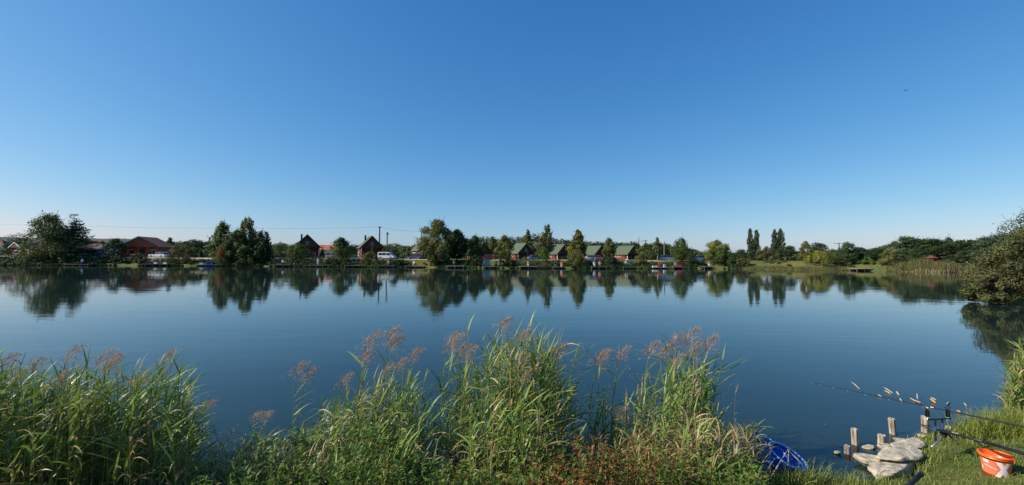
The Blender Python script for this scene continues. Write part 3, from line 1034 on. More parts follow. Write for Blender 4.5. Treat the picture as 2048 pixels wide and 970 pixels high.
J = [('jetty under the spruce tree', 138, 190), ('jetty below the white estate car', 284, 342), ('jetty carrying the blue bivvy', 390, 448), ('low jetty beside the tall mixed tree group', 543, 584),
     ('jetty below the street lamp', 612, 652), ('jetty in front of the round tree', 692, 728), ('jetty below the white panel van', 757, 790), ('jetty by the willow with people and gear', 812, 850),
     ('long jetty under the huge willow', 893, 930), ('jetty with the teal bivvy', 965, 997), ('pale jetty with a lone angler', 1038, 1074), ('jetty with the orange jacket', 1104, 1130),
     ('jetty with two anglers', 1180, 1212), ('jetty below the cabin by the pylon', 1242, 1272), ('jetty with a white box and a person in red', 1302, 1334), ('small pale jetty with the red box', 1341, 1362),
     ('small jetty beside the yellow-green tree', 1402, 1424), ('wooden jetty beside the light green conifer', 1703, 1737)]
JR = {}
for lb, a, b in J:
    JR[a] = jetty(lb, a, b, (-0.5 if a != 1703 else 0.0) + ((a * 7) % 5) * 0.12, 0.30 + ((a * 3) % 7) * 0.032, wood='pale_wood' if a in (1038, 1302, 1341, 1703, 893) else 'wood')

# people: two grown bodies (skin over a jointed skeleton), then copies with their own clothes
def body(pose):
    P = {}
    if pose == 'sit':
        J_ = {'pel': (0, 0, .50), 'spi': (0, .02, .75), 'che': (0, 0, .98), 'nek': (0, -.01, 1.14), 'hed': (0, -.03, 1.27), 'top': (0, -.02, 1.38),
              'hl': (.10, 0, .50), 'kl': (.13, -.42, .52), 'al': (.13, -.44, .10), 'fl': (.14, -.60, .05), 'hr': (-.10, 0, .50), 'kr': (-.13, -.42, .52), 'ar': (-.13, -.40, .10), 'fr': (-.15, -.56, .05),
              'sl': (.19, 0, 1.05), 'el': (.25, -.10, .80), 'wl': (.17, -.33, .72), 'gl': (.14, -.41, .71), 'sr': (-.19, 0, 1.05), 'er': (-.25, -.10, .80), 'wr': (-.15, -.32, .70), 'gr': (-.12, -.40, .69)}
    else:
        J_ = {'pel': (0, 0, .93), 'spi': (0, .01, 1.15), 'che': (0, 0, 1.35), 'nek': (0, -.01, 1.50), 'hed': (0, -.03, 1.62), 'top': (0, -.02, 1.72),
              'hl': (.10, 0, .90), 'kl': (.11, -.03, .50), 'al': (.12, .02, .09), 'fl': (.13, -.15, .04), 'hr': (-.10, 0, .90), 'kr': (-.12, .02, .50), 'ar': (-.14, .06, .09), 'fr': (-.15, -.10, .04),
              'sl': (.20, 0, 1.42), 'el': (.27, .03, 1.14), 'wl': (.28, -.12, .92), 'gl': (.27, -.17, .84), 'sr': (-.20, 0, 1.42), 'er': (-.27, .02, 1.14), 'wr': (-.26, -.16, .95), 'gr': (-.24, -.22, .88)}
    rad = {'pel': .15, 'spi': .135, 'che': .16, 'nek': .062, 'hed': .098, 'top': .07, 'hl': .10, 'kl': .068, 'al': .05, 'fl': .04, 'hr': .10, 'kr': .068, 'ar': .05, 'fr': .04,
           'sl': .075, 'el': .052, 'wl': .036, 'gl': .04, 'sr': .075, 'er': .052, 'wr': .036, 'gr': .04}
    E = [('pel', 'spi'), ('spi', 'che'), ('che', 'nek'), ('nek', 'hed'), ('hed', 'top'), ('pel', 'hl'), ('hl', 'kl'), ('kl', 'al'), ('al', 'fl'), ('pel', 'hr'), ('hr', 'kr'), ('kr', 'ar'), ('ar', 'fr'),
         ('che', 'sl'), ('sl', 'el'), ('el', 'wl'), ('wl', 'gl'), ('che', 'sr'), ('sr', 'er'), ('er', 'wr'), ('wr', 'gr')]
    ks = list(J_)
    me = bpy.data.meshes.new('body')
    me.from_pydata([J_[k] for k in ks], [(ks.index(a), ks.index(b)) for a, b in E], [])
    o = bpy.data.objects.new('body_tmp', me)
    COL.objects.link(o)
    sk = o.modifiers.new('skin', 'SKIN')
    for i, k in enumerate(ks):
        me.skin_vertices[0].data[i].radius = (rad[k], rad[k] * (0.75 if k in ('pel', 'spi', 'che') else 1.0))
        me.skin_vertices[0].data[i].use_root = (k == 'pel')
    ss = o.modifiers.new('sub', 'SUBSURF')
    ss.levels = 2
    dg = bpy.context.evaluated_depsgraph_get()
    ev = o.evaluated_get(dg)
    out = bpy.data.meshes.new_from_object(ev)
    bpy.data.objects.remove(o)
    nk, hz = J_['nek'][2], J_['pel'][2]
    for p in out.polygons:
        p.use_smooth = True
        z, y = p.center.z, p.center.y
        hand = abs(p.center.x) > .11 and any((p.center - Vector(J_[g])).length < .085 for g in ('gl', 'gr'))
        foot = any((p.center - Vector(J_[g])).length < .12 for g in ('fl', 'fr'))
        if hand or z > nk - .01:
            p.material_index = 3 if z > nk + .12 and (y > -.07 or z > nk + .22) else 2
        elif foot:
            p.material_index = 4
        elif z > hz + .07 or abs(p.center.x) > .185 or (pose == 'sit' and z > hz + .13):
            p.material_index = 0
        else:
            p.material_index = 1
    return out


BODY = {k: body(k) for k in ('sit', 'stand')}
CL = {'white': (0.72, 0.72, 0.70), 'blue': (0.12, 0.24, 0.50), 'navy': (0.03, 0.04, 0.08), 'red': (0.55, 0.05, 0.04), 'orange': (0.85, 0.22, 0.03), 'grey': (0.22, 0.22, 0.23), 'khaki': (0.20, 0.17, 0.10),
      'pink': (0.62, 0.36, 0.32), 'teal': (0.20, 0.42, 0.46), 'black': (0.02, 0.02, 0.022), 'lightblue': (0.42, 0.62, 0.72)}


def person(label, px, off, pose, top, legs, rz=0.0, z=None):
    z = deck_z(px) if z is None else z
    d = sy(px, off)
    p = at(px, 520, d)
    me = BODY[pose].copy()
    for m_ in (cloth(top + '_shirt', CL[top]), cloth(legs + '_trousers', CL[legs]), M['skin'], M['hair'], M['black']):
        me.materials.append(m_)
    o = mobj('person', me)
    o.location = (p.x, d, z)
    o.rotation_euler = (0, 0, R(rz))
    tag(o, label, 'person')
    if pose == 'sit':
        c = empty('fishing_chair', (p.x, d, z), R(rz))
        tag(c, 'folding navy chair under the ' + ' '.join(label.split()[:11]), 'chair')
        MB().box((0, 0.0, 0.37), (0.5, 0.46, 0.05)).obj('seat', cloth('navy_canvas', CL['navy']), c)
        MB().box((0, 0.26, 0.66), (0.5, 0.05, 0.5), M=Matrix.Rotation(R(-10), 3, 'X')).obj('backrest', cloth('navy_canvas', CL['navy']), c)
        for sx in (-1, 1):
            for sy_ in (-1, 1):
                MB().tube([(sx * 0.23, sy_ * 0.2, 0.37), (sx * 0.25, sy_ * 0.24, 0.0)], 0.015, 5).obj('leg', M['black'], c)
    return o


person('person in pale blue shirt sitting on the jetty under the spruce', 165, -0.4, 'sit', 'lightblue', 'grey', 0)
person('person in pink shirt sitting below the white estate car', 306, -0.5, 'sit', 'pink', 'navy', 10)
person('person in grey standing below the white estate car', 321, -0.3, 'stand', 'grey', 'khaki', -15)
person('person in khaki sitting near the blue bivvy', 436, -0.2, 'sit', 'khaki', 'navy', 0)
person('person in white shirt sitting beside the tall mixed tree group', 566, -0.6, 'sit', 'white', 'navy', 15)
person('person in blue and white standing below the street lamp', 636, -0.6, 'stand', 'lightblue', 'white', 0)
person('person in pink shirt sitting below the white panel van', 777, 0.0, 'sit', 'pink', 'grey', 0)
person('person in white shirt sitting on the jetty by the willow', 828, -0.4, 'sit', 'white', 'pink', -20)
person('person in grey sitting on the long jetty under the huge willow', 908, -0.2, 'sit', 'grey', 'navy', 10)
person('person in pale clothes sitting on the pale jetty', 1056, -0.5, 'sit', 'pink', 'white', 0)
person('person in orange jacket sitting on a jetty', 1123, -0.4, 'sit', 'orange', 'white', -10)
person('person in black sitting beside the orange jacket', 1110, -0.4, 'sit', 'black', 'grey', 10)
person('person in white shirt sitting on the jetty with two anglers', 1188, -0.5, 'sit', 'white', 'white', 5)
person('person in pink shirt sitting on the jetty with two anglers', 1199, -0.5, 'sit', 'pink', 'grey', -5)
person('person in white and navy below the cabin by the pylon', 1252, -0.6, 'stand', 'white', 'navy', 0)
person('person in red standing behind the white box', 1318, -0.2, 'stand', 'red', 'red', 0)
person('person in teal sitting on the small pale jetty', 1350, -0.4, 'sit', 'teal', 'grey', 0)
person('person in pink sitting beside the yellow-green tree', 1417, -0.4, 'sit', 'pink', 'white', 0)


def bivvy(label, px, off, w, h, col, z):
    d = sy(px, off)
    p = at(px, 520, d)
    root = empty('bivvy', (p.x, d, z))
    tag(root, label, 'tent')
    m_ = cloth(col + '_canvas', CL[col])
    vs, fs = [], []
    nu, nv = 12, 6
    for j in range(nv + 1):
        b = j / nv * PI / 2
        for i in range(nu + 1):
            a = i / nu * PI - 0.15
            vs.append((w / 2 * math.cos(b) * math.cos(a), w / 2 * math.cos(b) * math.sin(a), h * math.sin(b) ** 0.8))
    for j in range(nv):
        for i in range(nu):
            q = j * (nu + 1) + i
            fs.append((q, q + 1, q + nu + 2, q + nu + 1))
    o = MB().add(vs, fs).obj('canopy', m_, root, smooth=True)
    md = o.modifiers.new('thick', 'SOLIDIFY')
    md.thickness = 0.03
    for s in (-1, 1):
        MB().tube([(s * w * 0.48, 0, 0), (s * w * 0.40, -0.02, h * 0.55), (s * w * 0.2, -0.02, h * 0.92), (0, -0.02, h)], 0.02, 5).obj('pole', M['black'], root)
    return root


bivvy('small blue fishing bivvy on the jetty', 418, -0.2, 1.9, 1.35, 'blue', deck_z(418))
bivvy('dark teal fishing bivvy on the shaded jetty', 974, 0.0, 2.2, 1.7, 'teal', deck_z(974))


def crate(label, px, off, dims, m_, z, rz=0, name='tackle_box', cat='box'):
    d = sy(px, off)
    p = at(px, 520, d)
    root = empty(name, (p.x, d, z), R(rz))
    tag(root, label, cat)
    MB().box((0, 0, dims[2] * 0.42), (dims[0], dims[1], dims[2] * 0.84)).obj('case', m_, root, bevel=0.03)
    MB().box((0, 0, dims[2] * 0.92), (dims[0] * 1.04, dims[1] * 1.04, dims[2] * 0.16)).obj('lid', m_, root, bevel=0.02)
    MB().tube([(-dims[0] * 0.25, 0, dims[2]), (-dims[0] * 0.2, 0, dims[2] * 1.18), (dims[0] * 0.2, 0, dims[2] * 1.18), (dims[0] * 0.25, 0, dims[2])], 0.02, 5).obj('handle', M['black'], root)


crate('white cool box on the jetty below the white estate car', 312, -1.2, (0.7, 0.45, 0.45), M['white'], deck_z(312))
crate('pale tackle box beside the standing person in grey', 331, -1.1, (0.8, 0.45, 0.4), M['white'], deck_z(331))
crate('grey tackle box on the jetty with the blue bivvy', 404, -1.0, (0.9, 0.5, 0.5), paint('grey_plastic', (0.4, 0.42, 0.44)), deck_z(404))
crate('white box in front of the person in red', 1310, -1.2, (1.3, 0.5, 0.4), M['white'], deck_z(1310))
crate('blue-grey box standing beside the person in red', 1329, -1.2, (0.6, 0.5, 0.8), paint('blue_grey_plastic', (0.40, 0.47, 0.55)), deck_z(1329))
crate('bright red box on the small pale jetty', 1357, -0.9, (1.3, 0.6, 0.7), paint('bright_red_paint', (0.55, 0.04, 0.05)), deck_z(1357))
crate('cream wooden box on the bank beside the road', 709, 4.9, (1.7, 0.8, 0.75), M['cream'], stand(709, sy(709, 4.9)).z, 10, 'storage_box')


def boat(label, px, py, L, col, rz=0):
    p = on(px, py, 0.0)
    root = empty('rowing_boat', (p.x, p.y, -0.05), R(rz))
    tag(root, label, 'boat')
    vs, fs = [], []
    n = 12
    for i in range(n + 1):
        t = i / n * 2 - 1
        wd = 0.62 * (1 - abs(t) ** 2.6) ** 0.7 + 0.02
        sh = 0.42 + 0.16 * t * t
        x = t * L / 2
        vs += [(x, -wd, sh), (x, -wd * 0.75, 0.08), (x, 0, 0.0), (x, wd * 0.75, 0.08), (x, wd, sh), (x, wd - 0.06, sh), (x, wd * 0.6, 0.16), (x, 0, 0.12), (x, -wd * 0.6, 0.16), (x, -wd + 0.06, sh)]
    for i in range(n):
        for k in range(10):
            a, b = i * 10 + k, i * 10 + (k + 1) % 10
            fs.append((a, b, b + 10, a + 10))
    MB().add(vs, fs).obj('hull', col, root, smooth=True)
    for x in (-0.25, 0.2):
        MB().box((x * L, 0, 0.34), (0.28, 1.0, 0.05)).obj('thwart', M['wood'], root)


boat('turquoise rowing boat under the weeping willow', 1628, 539.8, 3.4, paint('turquoise_paint', (0.25, 0.52, 0.58)), 3)
boat('orange kayak drawn up beside the willow jetty', 887, 535.0, 2.2, paint('orange_paint', (0.62, 0.30, 0.04)), 30)
boat('grey rowing boat moored beside the dark canopy', 14, 530.6, 3.6, paint('grey_boat_paint', (0.42, 0.43, 0.45)), 12)


def shelter():
    d = sy(8, 3)
    p = at(4, 511, d)
    gz = gz1(p.x, d)
    root = empty('boat_shelter', (p.x, d, gz))
    tag(root, 'dark low canopy on posts above the grey rowing boat', 'shelter')
    ht = p.z - gz
    vs = [(-3.5, -1.2, ht * 0.8), (3.2, -1.2, ht * 0.72), (2.4, 0, ht), (-3.5, 0, ht), (3.2, 1.2, ht * 0.72), (-3.5, 1.2, ht * 0.8)]
    MB().add(vs, [(0, 1, 2, 3), (3, 2, 4, 5), (0, 3, 5), (1, 4, 2), (0, 5, 4, 1)]).obj('canopy', M['dark_roof'], root)
    for x in (-3, 0, 2.6):
        for y in (-1, 1):
            MB().tube([(x, y, -0.2), (x, y, ht * 0.8)], 0.06, 6).obj('post', M['wood'], root)


shelter()

# ------------------------------------------------------------------ poles, pylons, cables
def pole(label, px, ytop, d, r=0.13, m_='wood', arms=(), lean=0.0, name='utility_pole', cat='pole'):
    p = at(px, ytop, d)
    gz = gz1(p.x, d)
    root = empty(name, (p.x, d, gz))
    tag(root, label, cat)
    ht = p.z - gz
    MB().tube([(-lean * ht, 0, -0.3), (0, 0, ht)], [r * 1.25, r], 8).obj('mast', M[m_], root)
    for (dz, half) in arms:
        MB().box((0, 0, ht - dz), (half * 2, 0.14, 0.16)).obj('crossarm', M[m_], root)
        for s in (-1, -0.1, 1):
            MB().lathe([(0.02, 0), (0.09, 0.05), (0.06, 0.16), (0.10, 0.22), (0.03, 0.32)], 8, (s * half * 0.92, 0, ht - dz + 0.08)).obj('insulator', M['dark_roof'], root)
    return root


pole('tall dark utility pole rising behind the second chimney cabin', 759.5, 453, 150, 0.22, 'dark_roof', arms=((0.3, 0.5),))
pole('grey leaning timber pole beside the white panel van', 775, 464, sy(775, 12), 0.16, 'wood', lean=0.03, arms=((0.6, 0.35),))
pole('bare grey timber pole above the light blue estate car', 1328.5, 483, sy(1328, 12), 0.16, 'wood')
pole('grey utility pole with a broad crossarm between forest trees', 1080, 466, 190, 0.2, 'concrete', arms=((0.2, 1.3),))
pole('utility pole with one crossarm near the lattice pylon', 1291, 480.5, 220, 0.22, 'dark_roof', arms=((0.2, 1.2),))
pole('thin concrete pole rising from the pine wood', 1933, 480, 115, 0.17, 'concrete')
pole('utility pole with a wide crossarm behind the lakeside pines', 1678, 486, 210, 0.2, 'dark_roof', arms=((0.2, 2.6),))
pole('thin pole peeping out beside the willow crown', 843, 462.5, 150, 0.16, 'dark_roof')


def pylon():
    d = 260
    p = at(1277, 474, d)
    gz = gz1(p.x, d)
    root = empty('lattice_pylon', (p.x, d, gz))
    tag(root, 'grey lattice power pylon with stepped crossarms', 'pylon')
    ht = p.z - gz
    m_ = M['concrete']
    lg = MB()
    b = 0.5
    for sx in (-1, 1):
        for s2 in (-1, 1):
            MB().tube([(sx * b, s2 * b, 0), (sx * 0.18, s2 * 0.18, ht)], 0.11, 4).obj('leg', m_, root)
    for k in range(8):
        z0, z1 = ht * k / 8, ht * (k + 1) / 8
        w0, w1 = b + (0.18 - b) * k / 8, b + (0.18 - b) * (k + 1) / 8
        for (ax, ay, bx, by) in ((-1, -1, 1, -1), (1, -1, 1, 1), (1, 1, -1, 1), (-1, 1, -1, -1)):
            lg.tube([(ax * w0, ay * w0, z0), (bx * w1, by * w1, z1)], 0.06, 4)
    lg.obj('bracing', m_, root)
    for (dz, half) in ((2.6, 2.6), (6.6, 4.4)):
        MB().box((0, 0, ht - dz), (half * 2, 0.25, 0.22)).obj('crossarm', m_, root)
        for s in (-1, 1):
            MB().tube([(s * half * 0.96, 0, ht - dz), (s * half * 0.96, 0, ht - dz - 0.9)], 0.10, 6).obj('insulator', M['dark_roof'], root)


pylon()


def cable(label, pts, d, r):
    P = [at(a, b, d) for a, b in pts]
    dense = []
    for p, q in zip(P, P[1:]):
        for j in range(8):
            t = j / 8
            v = p.lerp(q, t)
            v.z -= 4 * t * (1 - t) * 0.35
            dense.append(v)
    dense.append(P[-1])
    o = MB().tube(dense, r, 4).obj('power_cable', M['black'])
    tag(o, label, 'cable')


cable('thin power cable running to the tall dark utility pole', [(-200, 440), (180, 452), (470, 456), (759.5, 454), (843, 463), (960, 474)], 150, 0.022)


def lamp():
    d = sy(638, 6)
    p = at(638, 497, d)
    gz = gz1(p.x, d)
    ht = p.z - gz
    root = empty('street_lamp', (p.x, d, gz))
    tag(root, 'slim grey street lamp with curved arm before a cabin', 'street lamp')
    MB().tube([(0, 0, -0.1), (0, 0, ht * 0.9), (0.08, 0, ht * 0.97), (0.3, 0, ht), (0.55, 0, ht * 0.985)], [0.07, 0.05, 0.045, 0.04, 0.04], 6).obj('mast', M['concrete'], root)
    MB().box((0.7, 0, ht * 0.98), (0.5, 0.22, 0.12)).obj('lamp_head', M['white'], root)


lamp()


# ------------------------------------------------------------------ trees of the far bank
# the left of the bank
bare_tree('leafless grey tree above the brown hip-roofed house', 20, 457, 46, sy(20, 22), 3)
tree('broad_tree', 'broad mid-green tree leaning against the big spruce', 'dome', 102, 431, 0, 118, sy(104, 4), ['mid', 'olive'], stem=0.04, n=5200, depth=0.8)
tree('spruce_tree', 'big dark spruce with long sweeping branches at the water', 'spruce', 149, 424, 0, 138, sy(149, 5.5), 'blue', stem=0.05, n=6500, depth=0.7)
shrub('low round shrub before the broad mid-green tree', 'dome', 64, 512, 34, sy(64, 1.2), 'mid')
shrub('spreading dark shrub under the spruce, above its jetty', 'dome', 118, 503, 70, sy(118, 1.5), ['dark', 'mid'], n=2200, depth=0.4)
tree('bushy_tree', 'dark bushy tree between the camper van and the timber lodge', 'dome', 232, 478, 0, 50, sy(232, 5), 'dark', stem=0.05, n=2600)
shrub('low dark hedge shrub at the water below the bushy tree', 'dome', 236, 512, 66, sy(236, 1.5), 'dark', depth=0.3)
shrub('brownish shrub at the corner of the timber lodge', 'dome', 276, 507, 40, sy(276, 2.0), ['brown', 'dark'])
tree('garden_tree', 'small green tree behind the timber lodge roof', 'round', 341, 475, 0, 20, sy(341, 22), 'mid', n=1200)
tree('leafy_tree', 'spreading brown-green tree beside the white estate car', 'dome', 366, 489, 0, 56, sy(366, 3), ['brown', 'dark'], stem=0.06, n=3200)
tree('garden_conifer', 'narrow dark garden conifer before the white house', 'cone', 402, 494, 0, 11, sy(402, 14), 'dark', stem=0.03, n=900)
shrub('dark rounded shrub on the lawn under the leafless tree', 'dome', 16, 488, 44, sy(16, 16), 'dark', n=1600)
# tall mixed group
tree('slender_tree', 'slender feathery tree on the outer side of the tall group', 'open', 444, 446, 0, 50, sy(444, 4), ['mid', 'olive'], stem=0.05, n=3400)
tree('slender_tree', 'tall feathery tree rising highest in the tall group', 'open', 494, 438, 0, 54, sy(494, 4.5), ['mid', 'olive'], stem=0.05, n=4200)
tree('broad_tree', 'dense dark tree in the middle of the tall group', 'round', 478, 462, 0, 72, sy(478, 2.5), ['mid', 'dark'], stem=0.06, n=4200, depth=0.7)
tree('slender_tree', 'spiky dark tree on the cabin side of the tall group', 'open', 527, 464, 0, 40, sy(527, 4), 'dark', stem=0.06, n=2400)
shrub('yellow-green shrub with rusty leaves at the foot of the tall group', 'dome', 452, 486, 46, sy(452, 1.4), ['bright', 'rust'], n=2600)
shrub('dark shrub at the water under the tall group', 'dome', 500, 496, 64, sy(500, 1.2), ['dark', 'mid'], n=2400, depth=0.5)
tree('leafy_tree', 'leafy tree standing before the first chimney cabin', 'dome', 596, 486, 0, 46, sy(596, 4), 'mid', stem=0.05, n=2600)
tree('garden_tree', 'rounded tree behind the hedge near the first chimney cabin', 'round', 560, 485, 0, 34, sy(560, 22), 'mid', n=1400)
shrub('low dark shrub on the bank below the first chimney cabin', 'dome', 596, 511, 44, sy(596, 1.4), 'dark', depth=0.4)
tree('garden_conifer', 'thin spire conifer beside the street lamp', 'cone', 645, 490, 0, 14, sy(645, 12), 'dark', stem=0.03, n=900)
tree('leafy_tree', 'full round-topped tree with dark foliage by the orange roof', 'round', 684, 476, 0, 50, sy(684, 5), ['mid', 'dark'], stem=0.06, n=3600)
shrub('brown-green shrub at the water beside the round-topped tree', 'dome', 663, 513, 34, sy(663, 1.2), ['brown', 'mid'])
shrub('dark shrub behind the jetty in front of the round tree', 'dome', 688, 516, 30, sy(688, 1.6), 'dark', depth=0.4)
tree('garden_conifer', 'narrow green conifer against the dark cabin gable', 'cone', 745, 491, 0, 13, sy(745, 7.4), 'mid', stem=0.03, n=1000)
shrub('big clipped grey-green bank bush beside the white panel van', 'dome', 738, 505, 38, sy(738, 2.4), ['olive', 'dark'], n=2200)
shrub('dark shrub at the water between the panel van and the willow', 'dome', 798, 519, 40, sy(798, 1.2), ['dark', 'brown'], depth=0.4)
tree('garden_tree', 'brown-tinged tree behind the leaning timber pole', 'dome', 788, 492, 0, 26, sy(788, 16), ['brown', 'mid'], n=1600)
tree('garden_conifer', 'plump garden conifer on the lawn beside the dark blue car', 'cone', 816, 499, 0, 15, sy(816, 12), 'mid', stem=0.03, n=900)
# huge willow
tree('willow_tree', 'huge grey-green willow overhanging the water, tallest on the bank', 'round', 878, 440, 0, 88, sy(878, 3), ['olive', 'silver'], stem=0.10, n=6500, depth=0.8)
tree('broad_tree', 'dark dense tree growing against the huge willow', 'round', 914, 460, 0, 48, sy(914, 6), 'dark', stem=0.06, n=3600)
shrub('trailing grey-green shrub at the foot of the huge willow', 'oval', 868, 492, 24, sy(868, 1.0), ['olive', 'mid'], n=1700)
shrub('clipped round bush beside the dark blue car', 'dome', 846, 511, 13, sy(846, 9.5), 'mid', n=700)
tree('leafy_tree', 'green tree hiding one side of the shaded dark cabin', 'oval', 950, 472, 0, 44, sy(950, 7), ['mid', 'dark'], stem=0.05, n=3200)
tree('garden_tree', 'small rusty-leaved tree on the lawn under the willow', 'round', 919, 500, 0, 14, sy(919, 10), 'rust', n=800)
shrub('dark overhanging shrub beside the teal bivvy', 'dome', 950, 510, 44, sy(950, 1.5), ['dark', 'mid'], n=2000, depth=0.5)
shrub('rounded hedge bush behind the red car', 'dome', 975, 511, 22, sy(975, 11), 'mid', n=800)
tree('birch_tree', 'pale-trunked birch between two cabins', 'oval', 985, 473, 0, 24, sy(985, 20), 'olive', stem=0.3, n=1500, bark='birch')
tree('leafy_tree', 'light olive tree beside the cabin with the round bush', 'oval', 1010, 472, 0, 44, sy(1010, 8), ['olive', 'mid'], stem=0.05, n=3400)
shrub('dark bank shrub below the light olive tree', 'dome', 1013, 513, 52, sy(1013, 1.4), 'dark', n=2000, depth=0.4)
shrub('clipped round bush before a cabin gable', 'dome', 1049, 514, 10, sy(1049, 14), 'bright', n=600)
shrub('second clipped bush between the blue car and the cabin', 'dome', 1071, 512, 13, sy(1071, 19), 'bright', n=600)
tree('spire_tree', 'tall spire-topped tree rising above the cabins', 'open', 1094, 450, 0, 30, sy(1094, 34), ['olive', 'mid'], stem=0.05, n=3000)
tree('spire_tree', 'spire-topped tree behind the cabin with the round bush', 'oval', 1056, 459, 0, 22, sy(1056, 40), ['olive', 'mid'], stem=0.05, n=2000)
tree('leafy_tree', 'brownish tree beside the tall spire-topped tree', 'round', 1086, 474, 0, 34, sy(1086, 28), ['brown', 'mid'], n=2200)
tree('leafy_tree', 'bright green tree between two green-roofed cabins', 'oval', 1088, 494, 0, 26, sy(1088, 12), ['bright', 'mid'], stem=0.05, n=1800)
shrub('hedge bush at the porch corner beside the bright green tree', 'dome', 1077, 511, 18, sy(1077, 13), 'bright', n=700)
tree('spire_tree', 'tall golden-green spire tree standing at the water', 'oval', 1156, 460, 0, 40, sy(1156, 5), ['olive', 'yellow'], stem=0.03, n=4200)
shrub('spreading green shrub at the foot of the golden-green spire tree', 'dome', 1153, 499, 46, sy(1153, 1.8), ['olive', 'mid'], n=2400)
shrub('pair bush clipped round below the cabin gable boards', 'dome', 1126, 514, 9, sy(1126, 14), 'mid', n=500)
shrub('clipped pale green bush beside the red car', 'dome', 1201, 515, 14, sy(1201, 9.5), 'bright', n=800)
tree('spire_tree', 'leafy spire tree between the last two green-roofed cabins', 'oval', 1218, 477, 0, 32, sy(1218, 8), ['mid', 'olive'], stem=0.05, n=3000)
shrub('dark bank shrub beside the jetty with two anglers', 'dome', 1224, 513, 38, sy(1224, 1.5), 'dark', n=1600, depth=0.5)
tree('leafy_tree', 'shaggy green tree beside the lattice pylon', 'dome', 1292, 487, 0, 46, sy(1292, 10), ['mid', 'olive'], stem=0.05, n=3200)
tree('birch_tree', 'airy pale birch rising above the shaggy tree', 'oval', 1315, 474, 0, 20, sy(1315, 20), ['silver', 'olive'], stem=0.2, n=1400, bark='birch')
tree('leafy_tree', 'broad green tree with a pale airy top by the timber pole', 'open', 1362, 479, 0, 44, sy(1362, 7), ['mid', 'olive'], stem=0.06, n=3600)
shrub('dark conifer-like shrub beside the white car by the yellow-green tree', 'oval', 1383, 503, 26, sy(1383, 3), 'dark', n=1600)
shrub('olive bank shrub below the cabin by the pylon', 'dome', 1284, 519, 44, sy(1284, 1.8), ['olive', 'brown'], n=1600, depth=0.4)
shrub('dark bank shrub below the light blue estate car', 'dome', 1342, 523, 34, sy(1342, 2.2), ['dark', 'mid'], n=1200, depth=0.4)
# yellow-green tree and beyond
tree('lime_tree', 'full yellow-green tree with golden top', 'round', 1433, 482, 0, 66, sy(1433, 6), ['yellow', 'bright'], stem=0.05, n=5200, depth=0.8)
tree('broad_tree', 'dark green tree growing into the yellow-green one', 'dome', 1447, 500, 0, 52, sy(1447, 3), ['mid', 'dark'], stem=0.03, n=3400, depth=0.7)
for px_, yt, w_, lb in ((1500, 456, 13, 'taller stem of the first poplar pair'), (1513, 459, 15, 'shorter stem of the first poplar pair'), (1549, 459, 16, 'slimmer stem of the second poplar pair'), (1560, 457, 18, 'fuller stem of the second poplar pair')):
    tree('poplar_tree', 'columnar poplar, ' + lb, 'column', px_, yt, 0, w_, sy(px_, 42), 'blue', stem=0.10, n=2400, group='poplars behind the meadow')
tree('pine_tree', 'low spreading pine beside the first poplar pair', 'pine', 1483, 499, 0, 26, sy(1483, 26), 'pine', n=1500)
shrub('brown-green shrub mound at the water beside the dark green tree', 'dome', 1488, 516, 44, sy(1488, 1.5), ['brown', 'olive'], n=2200, depth=0.6)
tree('tamarisk_tree', 'feathery olive tree standing alone at the meadow shore', 'dome', 1533, 494, 0, 46, sy(1533, 4), ['brown', 'olive'], stem=0.24, n=3200)
tree('pine_tree', 'dark flat pine in front of the second poplar pair', 'pine', 1556, 499, 0, 34, sy(1556, 28), 'pine', stem=0.35, n=1600)
tree('pine_tree', 'flat-topped pine at the edge of the sandy meadow', 'pine', 1580, 492, 0, 28, sy(1580, 30), 'pine', stem=0.35, n=1700)
shrub('small dark shrub on the sandy meadow shore', 'dome', 1578, 528, 10, sy(1578, 2), 'mid', n=500)
tree('birch_tree', 'white-trunked birch beside the weeping willow', 'oval', 1611, 483, 0, 27, sy(1611, 4), ['olive', 'silver'], stem=0.25, n=2000, bark='birch')
tree('pine_tree', 'broad pine behind the weeping willow', 'pine', 1637, 486, 0, 34, sy(1637, 18), 'blue', n=2000)
tree('weeping_willow', 'yellow-green weeping willow trailing over the turquoise boat', 'weeping', 1640, 499, 0, 62, sy(1640, 3), ['yellow', 'olive'], stem=0.02, n=4200)
tree('pine_tree', 'tall broad pine beside the weeping willow', 'round', 1695, 486, 0, 46, sy(1695, 9), 'pine', stem=0.08, n=3200)
tree('broad_tree', 'dark round tree overhanging the water beside the wooden jetty', 'dome', 1690, 507, 0, 52, sy(1690, 3), ['dark', 'mid'], stem=0.03, n=3000, depth=0.7)
tree('pine_tree', 'pine leaning beside the light green conifer', 'pine', 1722, 495, 0, 26, sy(1722, 12), 'blue', n=1700)
tree('garden_conifer', 'light green conical conifer behind the wooden jetty', 'cone', 1733, 512, 0, 30, sy(1733, 4), 'bright', stem=0.02, n=1700)
tree('sallow_tree', 'silvery leaning sallow at the end of the reed belt', 'dome', 1776, 495, 0, 46, sy(1776, 3.5), ['silver', 'olive'], stem=0.03, n=3600, lean=0.25)
k_ = 0
PL = ['low pine beside the silvery sallow', 'pine behind the silvery sallow, at the start of the wood', 'high dark pine where the wood ridge begins', 'pine on the ridge between two taller neighbours', 'broad dark pine on the ridge behind the gazebo', 'ridge pine behind the long red-roofed house',
      'mid-height pine between the red-roofed house and the thin pole', 'pine beside the thin concrete pole', 'high pine next to the overhanging sallow bush', 'front pine of the wood beside the gazebo', 'low flat pine before the long red-roofed house', 'front pine below the thin concrete pole', 'pine rising behind the overhanging sallow bush']
